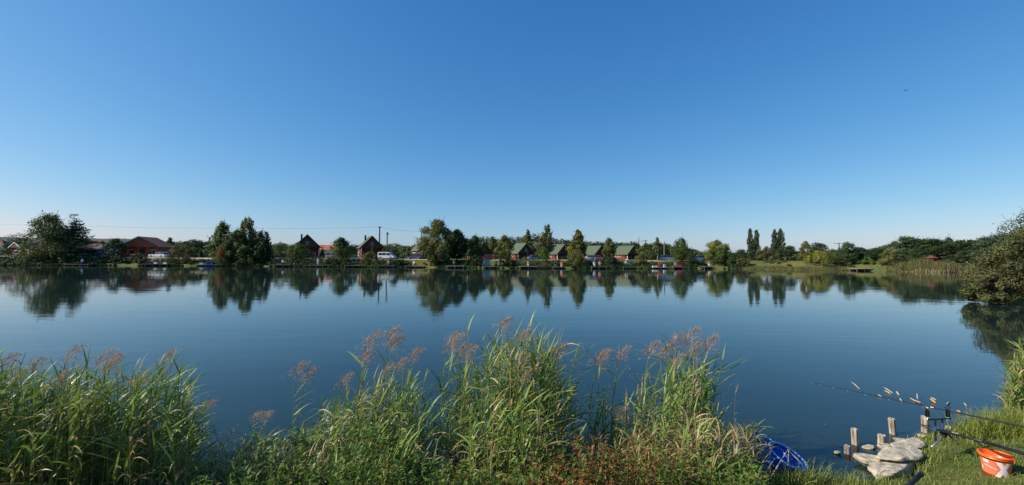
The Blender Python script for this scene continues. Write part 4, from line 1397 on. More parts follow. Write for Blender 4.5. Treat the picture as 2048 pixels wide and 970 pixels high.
for px_, yt, w_, off in ((1752, 495, 34, 18), (1790, 484, 38, 22), (1815, 476, 40, 16), (1842, 477, 40, 22), (1868, 477, 44, 16), (1897, 477, 40, 22), (1921, 484, 40, 14), (1948, 482, 44, 18), (1975, 475, 46, 14),
                          (1835, 496, 40, 9), (1905, 508, 36, 8), (1940, 500, 44, 8), (2010, 470, 60, 22)):
    k_ += 1
    tree('pine_tree', PL[k_ - 1], 'oval' if k_ % 4 == 2 else 'pine', px_, yt + (k_ * 5) % 7 - 3, 0, w_ * 1.15, sy(px_, off), 'pine' if k_ % 3 else 'blue', stem=0.12, n=2600, group='pines of the wood behind the reed belt')

# the big olive shrub at the water's edge, much nearer
for (px_, yt, w_, d_, lb, nn) in ((2036, 468, 156, 27.5, 'big olive-brown sallow bush overhanging the water', 17000), (2098, 418, 190, 30, 'taller olive sallow growing beside the overhanging bush', 14000)):
    tree('sallow_bush', lb, 'dome', px_, yt, 0, w_, d_, ['sallow', 'brown'], stem=0.0, n=nn, leaf=0.085, cat='shrub', depth=0.9)
shrub('lowest olive sallow skirt dipping its twigs into the water', 'dome', 1978, 548, 104, 26.2, ['sallow', 'brown'], n=8000, leaf=0.075, depth=0.6)


# ------------------------------------------------------------------ woods, bank growth, reed belt (uncountable masses)
def mass(name, label, blobs, h, leaf, seed, flat=0.8):
    rng = np.random.default_rng(seed)
    C, D, S, T = [], [], [], []
    for (x, y, z, rx, ry, rz_, n) in blobs:
        d = rng.normal(size=(n, 3))
        d /= np.linalg.norm(d, axis=1, keepdims=True)
        C.append(np.array([x, y, z]) + d * np.array([rx, ry, rz_]) * (0.7 + 0.35 * rng.random(n))[:, None])
        D.append(d + rng.normal(size=(n, 3)) * 0.45 + np.array([0, 0, 0.2]))
        S.append(leaf * rng.uniform(0.6, 1.3, n))
        T.append(np.clip(0.45 + rng.normal() * 0.2 + rng.normal(size=n) * 0.12, 0, 1))
    c, d, s, t = map(np.concatenate, (C, D, S, T))
    V, Fc, tt = leaf_cloud(c, d, s, 0.55, t, rng)
    mids = None
    hs = h if isinstance(h, (list, tuple)) else [h]
    if len(hs) > 1:
        mids = ((np.sin(c[:, 0] * 0.5) + np.sin(c[:, 0] * 0.17 + 2) + 0.6 * rng.normal(size=len(c))) > 0.7).astype(np.int32)
    o = mobj(name, np_mesh(name, V, Fc, [HUE[k] for k in hs], tt, mids=mids))
    return tag(o, label, kind='stuff')


WOOD = [(-400, 486), (-100, 486), (0, 488), (60, 492), (200, 492), (250, 488), (330, 484), (380, 481), (410, 482), (430, 487), (540, 489), (570, 488), (620, 492), (700, 492), (780, 489), (800, 489), (822, 493), (850, 488),
        (930, 478), (960, 472), (1000, 476), (1030, 473), (1060, 470), (1085, 471), (1120, 478), (1160, 478), (1200, 486), (1235, 486), (1252, 481), (1280, 490), (1320, 487), (1345, 490), (1400, 503), (1470, 505),
        (1500, 507), (1590, 503), (1650, 500), (1740, 499), (1770, 494), (1800, 484), (1850, 480), (1920, 481), (1960, 483), (2050, 478), (2300, 470)]
rw = random.Random(9)
bl = []
px_ = -300.0
while px_ < 2250:
    d = rw.uniform(165, 215) if px_ < 1750 else rw.uniform(122, 140)
    yt = float(np.interp(px_, [a for a, b in WOOD], [b for a, b in WOOD])) + (rw.uniform(-2, 4) if px_ < 1750 else rw.uniform(-2, 9))
    p = at(px_, yt, d)
    r_ = rw.uniform(2.6, 4.6)
    hh = max(2.5, p.z - 2)
    bl.append((p.x, d, 2 + hh * 0.58, r_, r_, hh * 0.45, 800))
    bl.append((p.x + rw.uniform(-2, 2), d - 3, 2 + hh * 0.25, r_ * 1.1, r_, hh * 0.3, 400))
    px_ += rw.uniform(8, 15)
mass('distant_woods', 'dark woods closing the view behind the cabins', bl, ['pine', 'mid'], 0.42, 21)

bl = []
px_ = -150.0
while px_ < 1480:
    for off, r_ in ((-0.1, 0.55), (1.2, 0.85), (2.6, 0.95), (4.0, 0.7)):
        if off > 3 and rw.random() < 0.45:
            continue
        d = sy(px_, off + rw.uniform(-0.4, 0.4))
        x = at(px_, 520, d).x
        rr = r_ * rw.uniform(0.5, 1.3) * (0.75 + 0.35 * math.sin(px_ * 0.043) + 0.25 * math.sin(px_ * 0.011 + 1))
        if rr < 0.22:
            continue
        bl.append((x, d, max(0.0, gz1(x, d)) + rr * 0.45, rr * 1.6, rr, rr, 130))
    px_ += rw.uniform(4, 9)
mass('bank_undergrowth', 'dark tangled undergrowth along the far bank', bl, ['dark', 'mid'], 0.15, 22)

# hedge row behind the road
bl = []
px_ = -150.0
while px_ < 1000:
    d = sy(px_, 24 + rw.uniform(-0.5, 0.5))
    x = at(px_, 510, d).x
    bl.append((x, d, gz1(x, d) + 0.7, 1.2, 0.8, 0.85, 90))
    px_ += 6.5
o = mass('clipped_hedge', 'long clipped hedge behind the lawns', bl, 'dark', 0.17, 23)
del o['kind']
tag(o, 'long clipped dark green hedge behind the lawns and road', 'hedge')


# ------------------------------------------------------------------ reeds
def strips(base, az, a0, bend, L, W, tint, rng, nseg=5, twist=None):
    """grass-like blades: base (N,3), heading, start angle from upright, bend along the blade, length, width -> verts, quads, tint"""
    n = len(base)
    k = nseg + 1
    t = np.linspace(0, 1, k)
    ang = a0[:, None] + bend[:, None] * t[None] ** 1.3
    ds = L[:, None] / nseg
    hx = np.concatenate([np.zeros((n, 1)), np.cumsum(np.sin(ang[:, :-1]) * ds, 1)], 1)
    hz = np.concatenate([np.zeros((n, 1)), np.cumsum(np.cos(ang[:, :-1]) * ds, 1)], 1)
    ca, sa = np.cos(az)[:, None], np.sin(az)[:, None]
    P = np.stack([base[:, 0:1] + hx * ca, base[:, 1:2] + hx * sa, base[:, 2:3] + hz], 2)
    w = W[:, None] * np.minimum(1, 0.45 + t * 3)[None] * ((1 - t) ** 0.75)[None] * 0.5 + 0.0006
    tw = (rng.normal(size=n) * 0.5 if twist is None else twist)[:, None] * (0.4 + t[None])
    side = np.stack([-sa * np.cos(tw), ca * np.cos(tw), np.sin(tw)], 2)
    V = np.stack([P - side * w[:, :, None], P + side * w[:, :, None]], 2)       # n,k,2,3
    idx = np.arange(n * k * 2).reshape(n, k, 2)
    Fq = np.stack([idx[:, :-1, 0], idx[:, :-1, 1], idx[:, 1:, 1], idx[:, 1:, 0]], 2).reshape(-1, 4)
    return V.reshape(-1, 3), Fq, np.repeat(tint, nseg)


class Bag:
    """collects strip arrays for one mesh"""
    def __init__(s):
        s.v, s.f, s.t, s.n = [], [], [], 0

    def add(s, V, Fq, T):
        s.v.append(V); s.f.append(Fq + s.n); s.t.append(T); s.n += len(V)

    def mesh(s, name, m):
        return np_mesh(name, np.concatenate(s.v), np.concatenate(s.f), m, np.concatenate(s.t))


def stem_curve(rng, Hh, lean, az):
    t = np.linspace(0, 1, 7)
    x = lean * Hh * t ** 1.8
    z = Hh * t * (1 - 0.12 * abs(lean) * t)
    return np.stack([x * math.cos(az), x * math.sin(az), z], 1)


def tube_np(P, r0, r1, tint, n=4):
    k = len(P)
    a = np.arange(n) * 2 * PI / n
    rr = np.linspace(r0, r1, k)
    V = P[:, None, :] + np.stack([np.cos(a), np.sin(a), np.zeros(n)], 1)[None] * rr[:, None, None]
    idx = np.arange(k * n).reshape(k, n)
    j = np.roll(idx, -1, 1)
    Fq = np.stack([idx[:-1], j[:-1], j[1:], idx[1:]], 2).reshape(-1, 4)
    return V.reshape(-1, 3), Fq, np.full(len(Fq), tint)


WIND = 0.15            # the breeze turns the leaves towards +x


def reed_parts(rng, Hh, dry=0.0, plume=False, lean=None, nl=None, wind=0.55):
    """stem, leaves, plume of one reed as arrays around the origin"""
    az0 = rng.normal() * 1.4
    lean = rng.uniform(0.02, 0.16) if lean is None else lean
    C = stem_curve(rng, Hh, lean, az0)
    st = np.clip(0.42 + dry * 0.5 + rng.normal() * 0.06, 0, 1)
    stem = tube_np(C, 0.0055, 0.0036, st)
    nl = nl or int(rng.integers(11, 17))
    f = np.linspace(0.11, 0.985, nl) + rng.normal(size=nl) * 0.015
    f = np.clip(f, 0.06, 1.0)
    tt = np.linspace(0, 1, len(C))
    base = np.stack([np.interp(f, tt, C[:, k]) for k in range(3)], 1)
    az = np.where(np.arange(nl) % 2 == 0, 0.0, PI) + rng.uniform(-PI, PI) * 0.35 + rng.normal(size=nl) * 0.7
    blow = rng.random(nl) < wind
    az = np.where(blow, rng.normal(size=nl) * 0.6 + WIND, az)
    Lf = (0.30 + 0.20 * np.sin(np.clip(f, 0, 1) * PI * 0.85)) * rng.uniform(0.5, 1.05, nl) * min(1.0, 0.45 + Hh * 0.35)
    a0 = np.where(f > 0.93, rng.uniform(0.12, 0.55, nl), rng.uniform(0.35, 1.15, nl))
    bend = np.where(f > 0.93, rng.uniform(0.1, 0.6, nl), np.where(rng.random(nl) < 0.75, rng.uniform(0.05, 0.5, nl), rng.uniform(0.5, 1.6, nl)))
    tint = np.clip(rng.uniform(0.05, 0.52, nl) + 0.18 * (1 - f), 0, 0.6)
    dr = rng.random(nl) < (0.10 + 0.30 * (1 - f) ** 2 + 0.85 * dry)
    tint = np.where(dr, rng.uniform(0.68, 1.0, nl), tint)
    bend = np.where(dr, bend + rng.uniform(0.4, 1.4, nl), bend)
    Lf = np.where(f > 0.93, Lf * 0.75, Lf)
    Wd = rng.uniform(0.020, 0.040, nl) * np.where(dr, 0.65, 1.0) * np.where(f > 0.93, 0.55, 1.0)
    leaves = [strips(base[i:i + 1], az[i:i + 1], a0[i:i + 1], bend[i:i + 1], Lf[i:i + 1], Wd[i:i + 1], tint[i:i + 1], rng) for i in range(nl)]
    pl = None
    if plume:
        m = 54
        ln = rng.uniform(0.27, 0.38)
        s = np.linspace(0, 1, m)
        tip = C[-1]
        ax = np.stack([tip[0] + s * s * ln * 0.55 * math.cos(WIND), tip[1] + s * ln * 0.05 + 0 * s, tip[2] + ln * s * (1 - 0.25 * s)], 1)
        paz = rng.uniform(-PI, PI, m)
        paz = np.where(rng.random(m) < 0.6, rng.normal(size=m) * 0.8 + WIND, paz)
        b = strips(ax, paz, rng.uniform(0.2, 0.7, m), rng.uniform(0.6, 1.7, m), (0.20 * (1 - s) + 0.06) * rng.uniform(0.7, 1.25, m), np.full(m, 0.0038), rng.random(m) * 0.5, rng, 4)
        # spikelets hanging along the branchlets
        q = 520
        si = rng.integers(0, m, q)
        u = rng.uniform(0.25, 1.0, q)
        br = (0.20 * (1 - s[si]) + 0.06) * u
        pos = ax[si] + np.stack([np.cos(paz[si]) * br * 0.75, np.sin(paz[si]) * br * 0.75, br * (0.55 - 0.65 * u)], 1) + rng.normal(size=(q, 3)) * 0.006
        sp = strips(pos, paz[si] + rng.normal(size=q) * 0.6, rng.uniform(1.0, 2.3, q), rng.uniform(0, 0.6, q), rng.uniform(0.018, 0.040, q), np.full(q, 0.0065), rng.random(q), rng, 1)
        pl = (b, sp)
    return stem, leaves, pl


def reed_proto(rng, Hh, dry, plume, **k):
    stem, leaves, pl = reed_parts(rng, Hh, dry, plume, **k)
    out = [('stem', np_mesh('stem', *stem[:2], M['reed'], stem[2]))]
    for lf in leaves:
        out.append(('leaf', np_mesh('leaf', lf[0], lf[1], M['reed'], lf[2])))
    if pl:
        b = Bag()
        for p in pl:
            b.add(*p)
        out.append(('plume', b.mesh('plume', M['plume'])))
    return out


# height contour of the reed fringe seen from the photo spot: column -> row of the leafy tops
TOPS = [(-140, 740), (0, 735), (60, 735), (150, 722), (200, 722), (250, 740), (320, 722), (352, 735), (375, 790), (398, 850), (415, 905), (440, 905), (480, 880), (520, 868), (560, 872), (600, 850), (640, 815), (660, 790), (700, 775), (740, 750),
        (800, 745), (840, 758), (862, 800), (880, 790), (898, 725), (940, 712), (965, 668), (1000, 668), (1050, 655), (1090, 662), (1112, 690), (1128, 770), (1150, 790), (1180, 790), (1220, 785), (1260, 775), (1300, 748), (1330, 715),
        (1370, 700), (1400, 712), (1420, 780), (1440, 822), (1480, 835), (1505, 850), (1525, 890), (1540, 940)]
DENS = [(-140, 1.0), (340, 1.0), (375, 0.55), (400, 0.15), (440, 0.22), (560, 0.30), (640, 0.65), (700, 0.9), (830, 0.85), (868, 0.25), (890, 0.35), (910, 0.9), (960, 1.2), (1105, 1.2), (1130, 0.3), (1200, 0.35), (1260, 0.5), (1310, 0.85), (1410, 0.9),
        (1440, 0.5), (1510, 0.45), (1535, 0.1)]


def interp(tab, x):
    return float(np.interp(x, [a for a, b in tab], [b for a, b in tab]))


rr = np.random.default_rng(77)


def reed_spot(lo=-140, hi=1540):
    while True:
        px = rr.uniform(lo, hi)
        if rr.random() * 1.2 < interp(DENS, px):
            break
    d = rr.uniform(4.75, 6.2)
    if px < 400:
        d = rr.uniform(4.1, 5.6)
    x = at(px, 800, d).x
    gz = max(gz1(x, d), -0.25)
    ztop = at(px, interp(TOPS, px), d).z
    return px, x, d, gz, ztop - gz


# named reeds: prototypes, then copies with the same part meshes
PROTO = []
for i in range(12):
    PROTO.append((0, reed_proto(np.random.default_rng(300 + i), 1.5, 0.0, False)))
for i in range(7):
    PROTO.append((1, reed_proto(np.random.default_rng(340 + i), 1.5, 0.05, True)))
for i in range(6):
    PROTO.append((2, reed_proto(np.random.default_rng(370 + i), 1.5, 0.9, False, nl=8)))


def place_reed(kind, x, y, z, Hh, rz, label, group, width=1.0):
    ps = [p for k, p in PROTO if k == kind]
    p = ps[int(rr.integers(0, len(ps)))]
    s = Hh / 1.5
    o = empty('reed', (x, y, z), rz)
    o.scale = (max(0.62, min(1.15, s)) * width, max(0.62, min(1.15, s)) * width, s)
    tag(o, label, 'reed', group)
    for nm, me in p:
        mobj(nm, me, o)
    return o


ZONE = [(400, 'leaning reed clump beside the open water gap'), (880, 'reed clump rising behind the leafy green herbs'), (1140, 'tallest reed clump behind the red-leaved plants'), (1600, 'dry-footed reed clump beside the blue keepnet')]
KIND = ['green-leaved reed in the ', 'plumed reed in the ', 'dead straw-coloured reed in the ']


def zone_of(px):
    for a, b in ZONE:
        if px < a:
            return b


for i in range(170):
    px, x, y, gz, hh = reed_spot(-60, 1530)
    if hh < 0.35:
        continue
    k = 2 if rr.random() < (0.42 if px > 1260 else 0.16) else 0
    zn = zone_of(px)
    place_reed(k, x, y, gz - 0.03, hh * rr.uniform(0.74, 1.05), rr.uniform(-0.5, 0.5) if px < 420 else rr.uniform(-PI, PI), KIND[k] + zn, KIND[k].split(' reed')[0] + ' reeds of the ' + zn)
# plumed reeds that stand out, at their photo columns: column, row of the plume tip, depth
for px, row, d in ((25, 706, 4.9), (95, 712, 5.0), (150, 690, 4.9), (185, 705, 4.7), (200, 718, 4.4), (215, 715, 4.6), (262, 752, 4.4), (325, 703, 4.9), (120, 745, 4.4), (60, 735, 4.6), (412, 802, 5.2), (522, 820, 4.9), (500, 828, 5.0), (598, 727, 5.1), (612, 740, 5.2), (676, 752, 5.2),
                    (722, 668, 5.3), (738, 700, 5.1), (792, 655, 5.3), (800, 672, 5.4), (812, 718, 5.0), (770, 730, 5.0), (835, 700, 5.6), (888, 672, 5.6), (905, 678, 5.4), (922, 690, 5.5), (935, 700, 5.2), (1015, 634, 5.6), (1040, 715, 4.9), (1052, 735, 4.8), (1062, 660, 5.4), (1100, 690, 5.2),
                    (1182, 702, 5.6), (1204, 708, 5.6), (1228, 698, 5.6), (1290, 688, 5.9), (1345, 690, 5.5), (1364, 660, 5.6), (1372, 672, 5.4), (1390, 690, 5.3), (1408, 676, 5.5), (1352, 715, 5.2), (1240, 815, 4.9)):
    p = at(px, row, d)
    gz = max(gz1(p.x, d), -0.25)
    zn = zone_of(px)
    place_reed(1, p.x - 0.06, d, gz - 0.03, max(0.4, (p.z - gz) / 1.13), rr.uniform(-0.35, 0.35), KIND[1] + zn, 'plumed reeds of the ' + zn)
# long single stalks that top the rest
for px, row, d, lb in ((968, 626, 5.5, 'slim green reed stalk topping the tallest clump, bare above'), (1094, 618, 5.6, 'highest green reed with spread leaves in the tallest clump'), (1328, 655, 5.6, 'slim green reed with a whip tip in the dry-footed clump'), (1464, 735, 5.3, 'bare straw stalk standing alone near the keepnet'), (1412, 690, 5.4, 'tall green reed edging the dry-footed clump towards open water'), (1120, 665, 5.4, 'tall green reed at the gap beside the tallest clump')):
    p = at(px, row, d)
    gz = max(gz1(p.x, d), -0.25)
    place_reed(2 if 'straw' in lb else 0, p.x, d, gz, (p.z - gz) / 1.12, 0.2, lb, None, 1.35 if 'bare straw' not in lb else 0.4)

# the uncountable rest of the reed bed
bed = Bag()


def bed_reed(x, y, z, Hh, dry, plume=False, wind=0.45):
    stem, leaves, pl = reed_parts(rr, Hh, dry, False, wind=wind)
    off = np.array([x, y, z])
    for V, Fq, T in [stem] + leaves:
        bed.add(V + off, Fq, T)


for i in range(560):
    px, x, y, gz, hh = reed_spot(-140, 1535)
    if hh < 0.25:
        continue
    dry = 0.75 if rr.random() < (0.40 if px > 1240 else (0.28 if 400 < px < 620 else 0.12)) else 0.0
    bed_reed(x, y, gz - 0.03, hh * (0.38 + 0.64 * rr.random() ** 0.65), dry, wind=0.8 if px < 420 else 0.4)
for i in range(150):
    px = rr.choice([rr.normal() * 60 + 1020, rr.normal() * 55 + 760, rr.normal() * 70 + 1390, rr.uniform(430, 640), rr.uniform(0, 380)])
    d = rr.uniform(4.2, 4.8)
    x = at(px, 900, d).x
    gz = gz1(x, d)
    bed_reed(x, d, gz - 0.02, max(0.35, (at(px, interp(TOPS, px) + 110, d).z - gz) * rr.uniform(0.45, 1.0)), 0.75 if rr.random() < (0.5 if px > 1250 or 430 < px < 640 else 0.15) else 0.0)
# reeds on past the frame on both sides of the bank, and the clump by the tall grass
for i in range(150):
    d = rr.uniform(4.0, 5.2)
    x = rr.uniform(-9.5, -5.6)
    bed_reed(x, d, max(gz1(x, d), -0.2), rr.uniform(0.9, 1.5), 0.1 if rr.random() < 0.8 else 0.8, wind=0.8)
for i in range(230):
    px = 2072 + rr.normal() * 34
    d = rr.uniform(7.0, 8.0)
    if px < 2012:
        continue
    x = at(px, 800, d).x
    row = 668 + max(0, 2056 - px) * 1.7 + rr.uniform(0, 110)
    bed_reed(x, d, max(gz1(x, d), -0.1), max(0.3, at(px, row, d).z - gz1(x, d)), 0.0 if rr.random() < 0.75 else 0.7, wind=0.1)
tag(mobj('reed_bed', bed.mesh('reed_bed', M['reed'])), 'dense green and straw reed bed along the near shore', kind='stuff')

# ------------------------------------------------------------------ low herbs in front of the reeds
herb = Bag()
REDS = [(380, 0.0), (560, 0.02), (820, 0.06), (980, 0.25), (1060, 0.40), (1120, 0.75), (1300, 0.72), (1340, 0.4), (1420, 0.2), (1560, 0.08)]
HTOP = [(380, 930), (430, 915), (470, 895), (540, 865), (590, 870), (640, 880), (700, 842), (745, 850), (800, 870), (840, 885), (900, 895), (960, 905), (1040, 905), (1090, 880), (1150, 850), (1200, 835), (1260, 850), (1320, 865), (1400, 880), (1480, 900), (1540, 935), (1580, 960)]


def herb_plant(x, y, z, Hh, red, bigleaf=1.0, bag=None):
    bag = bag or herb
    lean = rr.uniform(0, 0.25)
    C = stem_curve(rr, Hh, lean, rr.uniform(-PI, PI)) + np.array([x, y, z])
    bag.add(*tube_np(C, 0.003, 0.0014, 0.30 if rr.random() > red else 0.8, 3))
    n = int(8 + Hh * 42)
    f = rr.uniform(0.1, 1.0, n)
    tt = np.linspace(0, 1, len(C))
    b = np.stack([np.interp(f, tt, C[:, k]) for k in range(3)], 1)
    tint = np.clip(rr.uniform(0.05, 0.5, n), 0, 1)
    rd = rr.random(n) < red
    tint = np.where(rd, rr.uniform(0.55, 0.92, n) + (rr.random(n) < 0.06) * 0.1, tint)
    V, Fq, T = strips(b, rr.uniform(-PI, PI, n), rr.uniform(0.5, 1.3, n), rr.uniform(0.2, 1.2, n), rr.uniform(0.035, 0.075, n) * bigleaf, rr.uniform(0.014, 0.026, n) * bigleaf, tint, rr, 3)
    bag.add(V, Fq, T)


for i in range(1150):
    px = rr.uniform(385, 1570)
    if px < 660 and rr.random() < 0.4:
        continue
    d = rr.uniform(3.55, 5.05)
    x = at(px, 900, d).x
    gz = gz1(x, d)
    if gz < -0.08:
        continue
    top = at(px, interp(HTOP, px) + 22 + 22 * math.sin(px * 0.045) * math.sin(px * 0.013 + 1), d).z - gz
    hh = min(top * rr.uniform(0.35, 1.0), 0.7)
    if hh < 0.06:
        hh = rr.uniform(0.05, 0.12)
    herb_plant(x, d, gz - 0.01, hh, interp(REDS, px) * rr.uniform(0.4, 1.2))
tag(mobj('undergrowth', herb.mesh('undergrowth', M['herb'])), 'low green and reddening herbs crowding the near bank', kind='stuff')

# taller leafy herbs one can tell apart
HP = []
for i in range(5):
    b = Bag()
    herb_plant(0, 0, 0, 0.7, 0.0, 1.15, b)
    HP.append(b.mesh('leafy_herb', M['herb']))
for i in range(46):
    px = rr.normal() * 38 + 722 if i < 30 else rr.normal() * 30 + 560
    d = rr.uniform(4.3, 4.9)
    x = at(px, 900, d).x
    gz = gz1(x, d)
    hh = max(0.25, (at(px, interp(HTOP, px) - 12, d).z - gz) * rr.uniform(0.75, 1.05))
    o = mobj('leafy_herb', HP[i % 5])
    o.location = (x, d, gz - 0.01)
    o.rotation_euler = (0, 0, rr.uniform(-PI, PI))
    o.scale = (1, 1, hh / 0.7)
    tag(o, 'upright bright green leafy herb before the reeds' if i < 30 else 'leafy green herb among dry stalks by the water gap', 'herb', 'upright green herbs on the near bank' if i < 30 else 'green herbs by the water gap')

# dead leaves and stalks tangled low on the keepnet side
dead = Bag()
for i in range(1900):
    px = rr.uniform(1230, 1512) if i < 1050 else (rr.uniform(405, 660) if i < 1700 else rr.uniform(640, 1230))
    d = rr.uniform(4.3, 5.3)
    x = at(px, 900, d).x
    gz = max(gz1(x, d), 0)
    n = 1
    V, Fq, T = strips(np.array([[x, d, gz + rr.uniform(0.0, 0.55) * (1 if px > 1230 else 0.7)]]), np.array([rr.uniform(-PI, PI)]), np.array([rr.uniform(0.1, 1.0)]), np.array([rr.uniform(0.8, 2.6)]), np.array([rr.uniform(0.12, 0.34)]),
                      np.array([rr.uniform(0.007, 0.016)]), np.array([rr.uniform(0.62, 1.0) if rr.random() < 0.75 else rr.uniform(0.3, 0.6)]), rr)
    dead.add(V, Fq, T)
tag(mobj('dead_reed_litter', dead.mesh('dead_reed_litter', M['reed'])), 'tangle of dry curled reed leaves low on the bank', kind='stuff')

# ------------------------------------------------------------------ grass on the fishing bank
gr = Bag()


def grass(n, xr, yr, hr, wr, lean=(0.1, 0.9), tint=(0.0, 0.8), dens=True, bag=gr):
    x = rr.uniform(*xr, n)
    y = rr.uniform(*yr, n)
    sd = shore_dist(x, y)
    keep = sd > 0.02
    if dens:
        nz = np.sin(x * 2.1 + 1.3 * np.sin(y * 1.7)) * np.sin(y * 2.4 + 0.9 * np.sin(x * 1.3))
        keep &= rr.random(n) < np.clip(0.75 + 0.45 * nz, 0.12, 1)
    x, y = x[keep], y[keep]
    m = len(x)
    z = ground_z(x, y) - 0.004
    V, Fq, T = strips(np.stack([x, y, z], 1), rr.uniform(-PI, PI, m), rr.uniform(*lean, m), rr.uniform(0.2, 1.1, m), rr.uniform(*hr, m), rr.uniform(*wr, m), rr.uniform(*tint, m) ** 1.4, rr, 2)
    bag.add(V, Fq, T)


grass(52000, (2.6, 8.2), (3.2, 7.4), (0.015, 0.050), (0.004, 0.008), lean=(0.3, 1.2))
grass(30000, (2.6, 9.0), (3.0, 7.6), (0.025, 0.085), (0.004, 0.008))
grass(9000, (2.4, 9.5), (2.2, 7.6), (0.05, 0.14), (0.004, 0.008), tint=(0.1, 1.0))
grass(9000, (-8, 2.6), (1.0, 5.2), (0.05, 0.14), (0.005, 0.009))
grass(5000, (2.6, 16), (0.5, 9), (0.04, 0.12), (0.005, 0.010))
# brighter tall grass at the reed corner, grass lip along the water, tufts between the stones
def tuft(px, row, n, spread, hgt, tint, bag=gr, wind=0.3):
    q = on(px, row, 0.15)
    m = n
    x = q.x + rr.normal(size=m) * spread
    y = q.y + rr.normal(size=m) * spread * 0.7
    z = np.maximum(ground_z(x, y), 0.0) - 0.005
    V, Fq, T = strips(np.stack([x, y, z], 1), rr.uniform(-PI, PI, m), rr.uniform(0.03, 0.5, m), rr.uniform(0.1, 1.3, m), hgt * rr.uniform(0.5, 1.15, m), rr.uniform(0.005, 0.010, m), np.clip(rr.uniform(*tint, m), 0, 1), rr, 4)
    bag.add(V, Fq, T)


for px in range(1945, 2140, 9):
    tuft(px, 868 + rr.uniform(-6, 10), 120, 0.16, 0.30 + 0.1 * rr.random(), (0.2, 0.85))
for px, row, h_ in ((1625, 952, 0.30), (1650, 950, 0.16), (1690, 952, 0.16), (1600, 952, 0.2), (1560, 955, 0.22), (1578, 958, 0.25), (1735, 965, 0.16), (1850, 905, 0.14), (1858, 890, 0.13), (1840, 925, 0.14), (1800, 885, 0.12), (1860, 872, 0.13), (1835, 872, 0.14), (1905, 862, 0.10), (1930, 858, 0.12)):
    tuft(px, row, 70, 0.10, h_, (0.1, 0.9))
tag(mobj('grass', gr.mesh('grass', M['grass'])), 'short sunlit grass on the fishing bank', kind='stuff')

# reed belt on the far shore, beside the pine wood, and two short belts below the cabins
fb = Bag()
FBELT = leaf_mat('far_reed', [(0.0, (0.085, 0.105, 0.035)), (0.5, (0.15, 0.155, 0.055)), (0.75, (0.27, 0.21, 0.10)), (1.0, (0.42, 0.32, 0.19))], 0.25, 0.6)


def belt(px0, px1, n, offr, hr, tint, low):
    px = rr.uniform(px0, px1, n)
    d = np.array([sy(p, 0) for p in px]) + rr.uniform(*offr, n)
    x = (px - CX) / F * d
    z = np.maximum(ground_z(x, d), 0) - 0.05
    hh = rr.uniform(*hr, n) * (0.8 + 0.14 * np.sin(px * 0.11) + 0.12 * np.sin(px * 0.037 + 1)) * np.clip((px - px0) / 30, 0.3, 1) * np.clip((px1 - px) / 15, 0.4, 1)
    t = np.clip(rr.uniform(*tint, n) + low * (rr.random(n) < 0.2), 0, 1)
    V, Fq, T = strips(np.stack([x, d, z], 1), rr.uniform(-PI, PI, n), rr.uniform(0.0, 0.25, n), rr.uniform(0.1, 0.7, n), hh, rr.uniform(0.06, 0.14, n), t, rr, 3)
    fb.add(V, Fq, T)


belt(1770, 2010, 5600, (-0.3, 4.5), (1.3, 2.3), (0.05, 0.62), 0.35)
belt(1800, 1990, 700, (-1.2, 0.2), (0.5, 1.3), (0.5, 0.95), 0.2)
belt(1064, 1103, 700, (-0.4, 1.4), (1.2, 2.2), (0.4, 0.85), 0.2)
belt(1272, 1302, 600, (-0.4, 1.4), (1.2, 2.0), (0.2, 0.7), 0.2)
belt(1455, 1720, 2600, (-0.3, 1.2), (0.3, 0.8), (0.1, 0.6), 0.1)
belt(-60, 1460, 4500, (1.0, 5.0), (0.3, 0.9), (0.0, 0.45), 0.15)
tag(mobj('reed_belt', fb.mesh('reed_belt', FBELT)), 'brown-green reed belt fringing the far shore', kind='stuff')


# ------------------------------------------------------------------ posts, stones, driftwood
def timber_post():
    m, n, l, b = new_mat('split_grey_timber')
    b.inputs['Roughness'].default_value = 0.9
    tc = n.new('ShaderNodeTexCoord')
    mp = n.new('ShaderNodeMapping'); mp.inputs['Scale'].default_value = (26, 26, 2.5)
    nz = n.new('ShaderNodeTexNoise'); nz.inputs['Scale'].default_value = 1.0; nz.inputs['Detail'].default_value = 7
    l.new(tc.outputs['Object'], mp.inputs[0]); l.new(mp.outputs[0], nz.inputs['Vector'])
    rp = n.new('ShaderNodeValToRGB')
    rp.color_ramp.elements[0].position = 0.33; rp.color_ramp.elements[0].color = (0.10, 0.068, 0.048, 1)
    rp.color_ramp.elements[1].position = 0.60; rp.color_ramp.elements[1].color = (0.60, 0.49, 0.37, 1)
    l.new(nz.outputs[0], rp.inputs[0]); l.new(rp.outputs[0], b.inputs['Base Color'])
    bp = n.new('ShaderNodeBump'); bp.inputs['Distance'].default_value = 0.012
    l.new(nz.outputs[0], bp.inputs['Height']); l.new(bp.outputs[0], b.inputs['Normal'])
    return m


M['post'] = timber_post()


